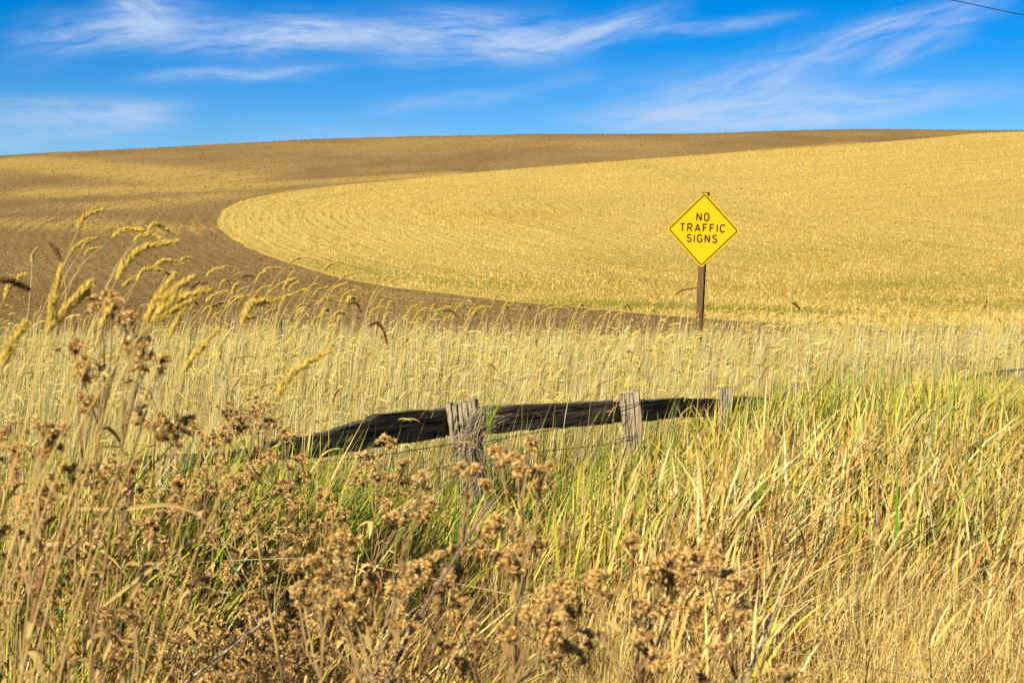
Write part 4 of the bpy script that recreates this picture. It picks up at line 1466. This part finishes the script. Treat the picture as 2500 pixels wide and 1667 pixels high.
WEEDS = [
    (2.4, 60, [(245, 738, 34), (275, 742, 22), (190, 852, 26), (205, 905, 30), (310, 780, 16)], 'tallest blurred weed, its top flowers dark against the ploughed field', .0085, 6, 0),
    (2.5, 250, [(325, 778, 14), (352, 832, 22), (388, 880, 24), (345, 892, 26), (320, 845, 14)], 'blurred weed with small brown heads among the grass heads on the left', .0085, 5, 0),
    (2.6, 150, [(215, 985, 28), (345, 1010, 30), (390, 1032, 34), (435, 1060, 30), (450, 1030, 22)], 'blurred weed branching over the left grass, middle height', .0085, 7, 0),
    (2.5, 130, [(105, 1045, 26), (125, 1062, 26), (95, 1105, 24), (20, 1100, 26), (15, 1045, 22)], 'blurred weed at the far left edge', .0085, 6, 0),
    (2.5, 150, [(180, 1140, 40), (235, 1150, 36), (130, 1190, 34), (260, 1195, 30), (85, 1230, 30)], 'weed with a reddish stem low on the left', .0085, 7, 1),
    (3.1, 380, [(515, 1150, 34), (530, 1190, 34), (450, 1185, 26), (438, 1235, 26), (480, 1215, 24), (565, 1175, 22)], 'brown bushy weed left of the fence plank', .0085, 7, 0),
    (3.0, 300, [(300, 1320, 30), (360, 1290, 30), (250, 1290, 30), (400, 1330, 24), (200, 1340, 36), (150, 1310, 30)], 'dense low weed in the lower left', .0080, 7, 0),
    (2.7, 90, [(60, 1400, 40), (130, 1420, 40), (200, 1430, 36), (250, 1500, 36), (100, 1500, 44), (20, 1480, 36)], 'matted weed in the bottom left corner', .0080, 8, 0),
    (2.7, 330, [(330, 1500, 40), (400, 1560, 40), (280, 1590, 40), (350, 1630, 36), (180, 1600, 40)], 'low tangled weed at the bottom left', .0080, 7, 0),
    (4.7, 590, [(565, 1000, 38), (610, 1015, 34), (590, 1040, 34), (650, 1030, 24), (555, 1060, 34), (640, 995, 26)], 'sharp brown flower cluster above the broken end of the plank', .0105, 9, 0),
    (4.6, 700, [(690, 1065, 24), (660, 1110, 24), (705, 1060, 18), (640, 1130, 22)], 'sharp weed in front of the broken end of the plank', .0100, 8, 0),
    (4.6, 740, [(735, 1120, 20), (740, 1165, 24), (700, 1185, 22), (785, 1205, 18), (725, 1225, 20)], 'sharp weed under the broken end of the plank', .0100, 6, 0),
    (4.4, 900, [(950, 1088, 20), (905, 1128, 22)], 'single sharp flower head in front of the notched plank', .0115, 7, 0),
    (4.2, 860, [(865, 1175, 24), (925, 1170, 22), (985, 1130, 18), (980, 1170, 24), (950, 1235, 28), (990, 1195, 22)], 'sharp weed under the notched plank', .0105, 7, 0),
    (4.6, 640, [(570, 1280, 40), (640, 1290, 36), (600, 1240, 36), (670, 1250, 30), (540, 1320, 40), (620, 1340, 40)], 'dark shaded weed in the gap left of centre', .0095, 8, 0),
    (4.5, 700, [(700, 1300, 36), (760, 1290, 30), (690, 1360, 36), (640, 1400, 40), (560, 1400, 40)], 'second dark weed in the shaded gap below the plank', .0090, 7, 0),
    (3.0, 980, [(1035, 1168, 28), (990, 1250, 34), (1015, 1240, 28), (1045, 1250, 30), (970, 1265, 24), (1050, 1225, 24)], 'blurred weed left of the grass caught fence post', .0090, 6, 0),
    (2.7, 1120, [(1140, 1150, 22), (1155, 1150, 18), (1140, 1205, 18), (1185, 1185, 12), (1210, 1285, 18), (1165, 1330, 26)], 'blurred weed in front of the grass caught fence post', .0090, 4, 0),
    (2.5, 1290, [(1225, 1105, 18), (1222, 1130, 20), (1258, 1125, 24), (1290, 1085, 22), (1262, 1150, 20)], 'blurred weed with round heads just right of the grass caught post', .0090, 5, 0),
    (2.6, 1330, [(1325, 1150, 16), (1320, 1180, 24), (1205, 1290, 22), (1215, 1270, 16)], 'blurred flower cluster below the straight plank', .0090, 6, 0),
    (2.5, 700, [(830, 1310, 26), (840, 1345, 28), (730, 1365, 34), (780, 1375, 34), (740, 1440, 30)], 'blurred weed at the bottom, left of centre', .0090, 7, 0),
    (2.4, 760, [(800, 1420, 40), (840, 1435, 34), (870, 1525, 30), (860, 1550, 24), (830, 1480, 34), (760, 1455, 30)], 'fullest blurred weed at the bottom left of centre', .0090, 8, 0),
    (2.5, 900, [(905, 1425, 22), (965, 1440, 26), (990, 1430, 20), (1000, 1530, 20), (970, 1515, 18)], 'blurred weed with a slanting purple stem near the bottom', .0085, 5, 0),
    (2.6, 940, [(1045, 1380, 26), (1090, 1345, 28), (1020, 1385, 24), (1110, 1400, 26), (1080, 1430, 20)], 'blurred weed on a long slanting stem at bottom centre', .0088, 6, 0),
    (2.6, 1060, [(1120, 1465, 24), (1105, 1500, 26), (1155, 1540, 20), (1165, 1580, 22), (1090, 1570, 22), (1130, 1620, 24)], 'short blurred weed at bottom centre', .0085, 6, 0),
    (2.6, 1230, [(1265, 1340, 24), (1240, 1370, 20), (1280, 1330, 22), (1310, 1330, 16), (1250, 1385, 20), (1220, 1368, 14)], 'slim blurred weed right of bottom centre', .0088, 5, 0),
    (2.4, 1260, [(1350, 1445, 34), (1385, 1460, 30), (1290, 1510, 30), (1350, 1530, 34), (1245, 1550, 22), (1395, 1500, 26), (1320, 1480, 30)], 'large blurred weed with tan heads, bottom right of centre', .0095, 7, 0),
    (2.4, 1420, [(1440, 1430, 22), (1460, 1405, 20), (1435, 1570, 36), (1390, 1575, 34), (1360, 1600, 28), (1350, 1560, 28)], 'low blurred weed beside the large tan one', .0090, 7, 0),
    (2.6, 1650, [(1620, 1370, 34), (1670, 1385, 36), (1710, 1355, 30), (1640, 1425, 34), (1590, 1400, 24), (1545, 1320, 14)], 'widest blurred weed on the right with a dense brown top', .0092, 9, 0),
    (2.6, 1720, [(1760, 1400, 30), (1800, 1405, 28), (1740, 1375, 26), (1725, 1335, 22), (1795, 1490, 18), (1815, 1510, 22)], 'right hand blurred weed with spreading heads', .0090, 7, 0),
    (2.5, 1600, [(1560, 1480, 26), (1590, 1500, 26), (1570, 1560, 26), (1640, 1480, 28), (1700, 1490, 28), (1610, 1610, 26), (1700, 1630, 24)], 'blurred weed under the widest brown one', .0085, 5, 0),
    (2.4, 1790, [(1745, 1580, 18), (1690, 1600, 20), (1905, 1630, 18), (1945, 1650, 16), (1700, 1660, 20)], 'sparse blurred weed at the bottom right', .0085, 4, 0),
]
MORE = [  # centre of the plant's heads in the photo, distance, label
    (120, 1290, 3.6, 'brown weed left of the reddish stem, halfway up the left edge'), (250, 1400, 3.8, 'brown weed below the slanting broad dry leaf'),
    (420, 1420, 4.3, 'dusky weed in the shade right of the slanting dry leaf'), (470, 1530, 3.8, 'low brown weed between the pale leaf and the bare golden stem'),
    (560, 1560, 4.0, 'low brown weed under the shaded gap'), (640, 1490, 4.2, 'brown weed right at the foot of the shaded gap'),
    (600, 1150, 4.9, 'brown weed among green blades left of the plank end'), (520, 1060, 4.7, 'brown weed over the low sunken plank'),
    (420, 1250, 4.2, 'brown weed just under the level broad leaf'), (810, 1270, 4.4, 'brown weed in the green blades under the plank'),
    (60, 1190, 3.2, 'weed with scattered heads near the left edge, above the corner mat'), (30, 1340, 3.0, 'weed crowding the left edge beside the corner mat'),
    (300, 1170, 3.6, 'brown weed left of the sunken grey post'), (540, 1640, 3.3, 'stubby weed at the bottom edge beside the fallen pale stalk'),
    (690, 1600, 3.4, 'stubby weed at the bottom edge right of the fallen pale stalk'), (930, 1600, 3.2, 'stubby weed at the bottom edge left of the purplish stem')]
for (x, y, Yd, lb) in MORE:
    k = 4.0 / Yd
    cl = [(x + rng.normal(0, 42) * k, y + rng.normal(0, 36) * k, 30 * k) for _ in range(6)]
    WEEDS.append((Yd, x + rng.uniform(-40, 40), cl, lb, .0095, 6, 0))
for (Yd, rp, cl, lb, hs_, per, red) in WEEDS:
    weed(Yd, rp, cl, lb, hs_, per=per, red=bool(red), leaves=22 if Yd > 4 or rp < 400 else 8)

# dead twigs and leaves left of the fence, many coloured dark as gap shade
mb = MB()
for i in range(1700):
    Yd = rng.uniform(3.3, 6.0)
    X_ = (rng.uniform(-1.35, -.42) if i % 5 < 4 else rng.uniform(-2.1, -.1)) * Yd / 5
    h = rng.uniform(.25, .62)
    if i % 7 == 0:                            # round the buried post
        Yd, X_, h = rng.uniform(5.0, 5.8), rng.uniform(-1.65, -1.05), rng.uniform(.6, .95)
    a0, ln = rng.uniform(0, 2 * PI), rng.uniform(.05, .25)
    b0 = Vector((X_, Yd, 0))
    tpt = b0 + Vector((math.cos(a0) * ln, math.sin(a0) * ln, h))
    md = b0.lerp(tpt, .55) + Vector((rng.uniform(-.03, .03), rng.uniform(-.03, .03), 0))
    c = [(.46, .28, .10), (.64, .42, .16), (.80, .56, .23), (.14, .075, .03)][rng.choice(4, p=[.27, .2, .13, .4])]
    mb.tube([b0, md, tpt], [.002, .0014, .0008], 3, c, cap=False)
    for k in range(6):
        q = b0.lerp(tpt, rng.uniform(.3, 1))
        e = q + Vector((rng.normal(0, .03), rng.normal(0, .03), rng.normal(.005, .025)))
        mb.ribbon([q, q.lerp(e, .5), e], [.001, .0045, .0008], Vector((rng.normal(), rng.normal(), rng.normal())).normalized(), tuple(x * 1.3 for x in c))
tag(link('dead_brush', mb.mesh('dead_brush'), M_WEED), kind='stuff')

# ------------------------------------------------------------------ dry grass caught on the thick grey post
pa = P(1150, 1060, 7.86)
t = empty('tangled_grass', (pa.x, 7.86, 0), 'bundle of grey dry grass snagged around the thick cracked fence post', 'grass clump')
mb = MB()
for i in range(430):
    knot = P(1148 + rng.normal(0, 12), 1070 + rng.normal(0, 14), 7.84 + rng.uniform(-.03, .05))
    up = i % 2 == 0
    if up:
        e = P(1165 + rng.normal(12, 26), 1015 + rng.normal(5, 22), 7.84 + rng.uniform(-.05, .06))
        m_ = knot.lerp(e, .5) + Vector((rng.normal(0, .014), rng.normal(0, .014), rng.normal(0, .014)))
    else:
        e = P(1140 + rng.normal(5, 34), 1150 + rng.normal(0, 35), 7.86 + rng.uniform(-.06, .06))
        m_ = knot.lerp(e, .45) + Vector((rng.normal(.0, .022), rng.normal(0, .02), rng.normal(0, .02)))
    pts = catmull([tuple(knot), tuple(m_), tuple(e)], 3)
    c = [(.52, .42, .28), (.40, .32, .22), (.60, .50, .33), (.26, .20, .14)][rng.integers(0, 4)]
    mb.tube([Vector(q) - Vector(t.location) for q in pts], [rng.uniform(.0010, .0022)] * len(pts), 3, c, cap=False)
link('strands', mb.mesh('strands'), M_STRAW, t)

# green tuft sprouting in front of the straight plank
tp = P(1188, 1040, 7.75)
t = empty('green_grass_tuft', (tp.x, 7.75, 0), 'green grass tuft sprouting against the plank right of the thick post', 'grass tuft')
for (x0, y0, x1, y1, w_) in ((1188, 1042, 1186, 992, .006), (1190, 1042, 1225, 985, .006), (1192, 1040, 1248, 940, .004), (1196, 1030, 1228, 992, .006), (1190, 1040, 1204, 945, .003), (1205, 985, 1185, 950, .004), (1196, 1032, 1214, 935, .003)):
    a_, b_ = P(x0, y0, 7.75), P(x1, y1, 7.75 + rng.uniform(-.04, .04))
    mid = a_.lerp(b_, .5) + Vector((-.006, 0, .008))
    pts = [Vector(q) - Vector(t.location) for q in catmull([tuple(a_), tuple(mid), tuple(b_)], 4)]
    pts = [Vector((.01, 0, 0)), Vector((pts[0].x * .8 + .004, 0, pts[0].z * .5))] + pts
    n = len(pts)
    mb = MB()
    mb.ribbon(pts, [w_ * (.13 if k < 2 else .13 if k == 2 else (1.0 - ((k - 2) / (n - 2))**2.0)) for k in range(n)], Vector((.9, .3, 0)).normalized(), [(.26, .36, .03), (.46, .52, .06), (.15, .27, .03)][rng.integers(0, 3)])
    link('leaf', mb.mesh('leaf', True), M_GRASS, t)

# ------------------------------------------------------------------ bare pale stalks lying across the weeds
BARE = [(3.0, [(560, 1582), (640, 1520), (730, 1450), (820, 1400), (885, 1368)], .0028, (.62, .52, .38), 'long pale fallen stalk slanting up across the bottom weeds'),
        (4.6, [(392, 1180), (440, 1215), (490, 1262), (540, 1310), (560, 1350)], .0035, (.66, .60, .50), 'bleached twig sloping down to the right beside the buried post'),
        (4.3, [(480, 1372), (600, 1366), (760, 1362), (860, 1372)], .0022, (.68, .52, .24), 'thin straw stem lying level across the shaded gap'),
        (2.9, [(1820, 1667), (1860, 1560), (1910, 1430), (1935, 1340)], .0030, (.76, .64, .38), 'bright bare straw stem slanting right over the bottom grass'),
        (2.8, [(625, 1290), (645, 1420), (680, 1600), (690, 1680)], .0045, (.58, .42, .16), 'bare golden stem running down through the dark weeds'),
        (2.5, [(955, 1640), (1020, 1510), (1090, 1395), (1150, 1300), (1210, 1210)], .0040, (.26, .17, .14), 'dark purplish bare stem curving up at bottom centre')]
for (Yd, px_, r_, c, lb) in BARE:
    pts = [P(x, y, Yd + .03 * i) for i, (x, y) in enumerate(px_)]
    path = [Vector(q) for q in catmull([tuple(q) for q in pts], 4)]
    if path[-1].z < path[0].z:
        path.reverse()
    dn = (path[0] - path[2]).normalized()     # carry on in the same line down to the ground
    dn = Vector((dn.x, dn.y, min(dn.z, -.25))).normalized()
    root = path[0] + dn * (path[0].z / -dn.z)
    path = [root, root.lerp(path[0], .6)] + path
    mb = MB()
    mb.tube([q - root for q in path], list(np.linspace(r_ * 1.1, r_ * .5, len(path))), 5, c)
    o = link('bare_stalk', mb.mesh('bare_stalk', True), M_STRAW, None, root)
    tag(o, lb, 'stalk')

# broad dry leaves that hang over the weeds on the left
LEAVES = [(2.9, [(190, 1240), (300, 1242), (400, 1232), (470, 1250), (515, 1285)], .0085, 'broad dry leaf bent level over the weeds on the left'),
          (2.8, [(250, 1480), (380, 1380), (470, 1320), (545, 1285)], .0080, 'broad dry leaf slanting up through the left weeds'),
          (2.7, [(225, 1667), (300, 1500), (340, 1420), (352, 1400)], .0130, 'widest pale dry leaf standing in the bottom left weeds')]
for (Yd, px_, w_, lb) in LEAVES:
    pts = [P(x, y, Yd + .02 * i) for i, (x, y) in enumerate(px_)]
    root = Vector((pts[0].x - .08, Yd, 0))
    path = [root, root.lerp(pts[0], .7)] + [Vector(q) for q in catmull([tuple(q) for q in pts], 4)]
    n = len(path)
    mb = MB()
    for sgn in (-1, 1):                       # two halves folded along the midrib
        mb.ribbon([q - root for q in path], [w_ * .5 * (.3 if k < 2 else math.sin(PI * min(1, .25 + .75 * (k - 1) / (n - 1)))**.7) for k in range(n)],
                  Vector((-.25, .2 * sgn, .95)).normalized(), (.66, .46, .17))
    o = link('dry_leaf', mb.mesh('dry_leaf', True), M_GRASS, None, root)
    tag(o, lb, 'leaf')
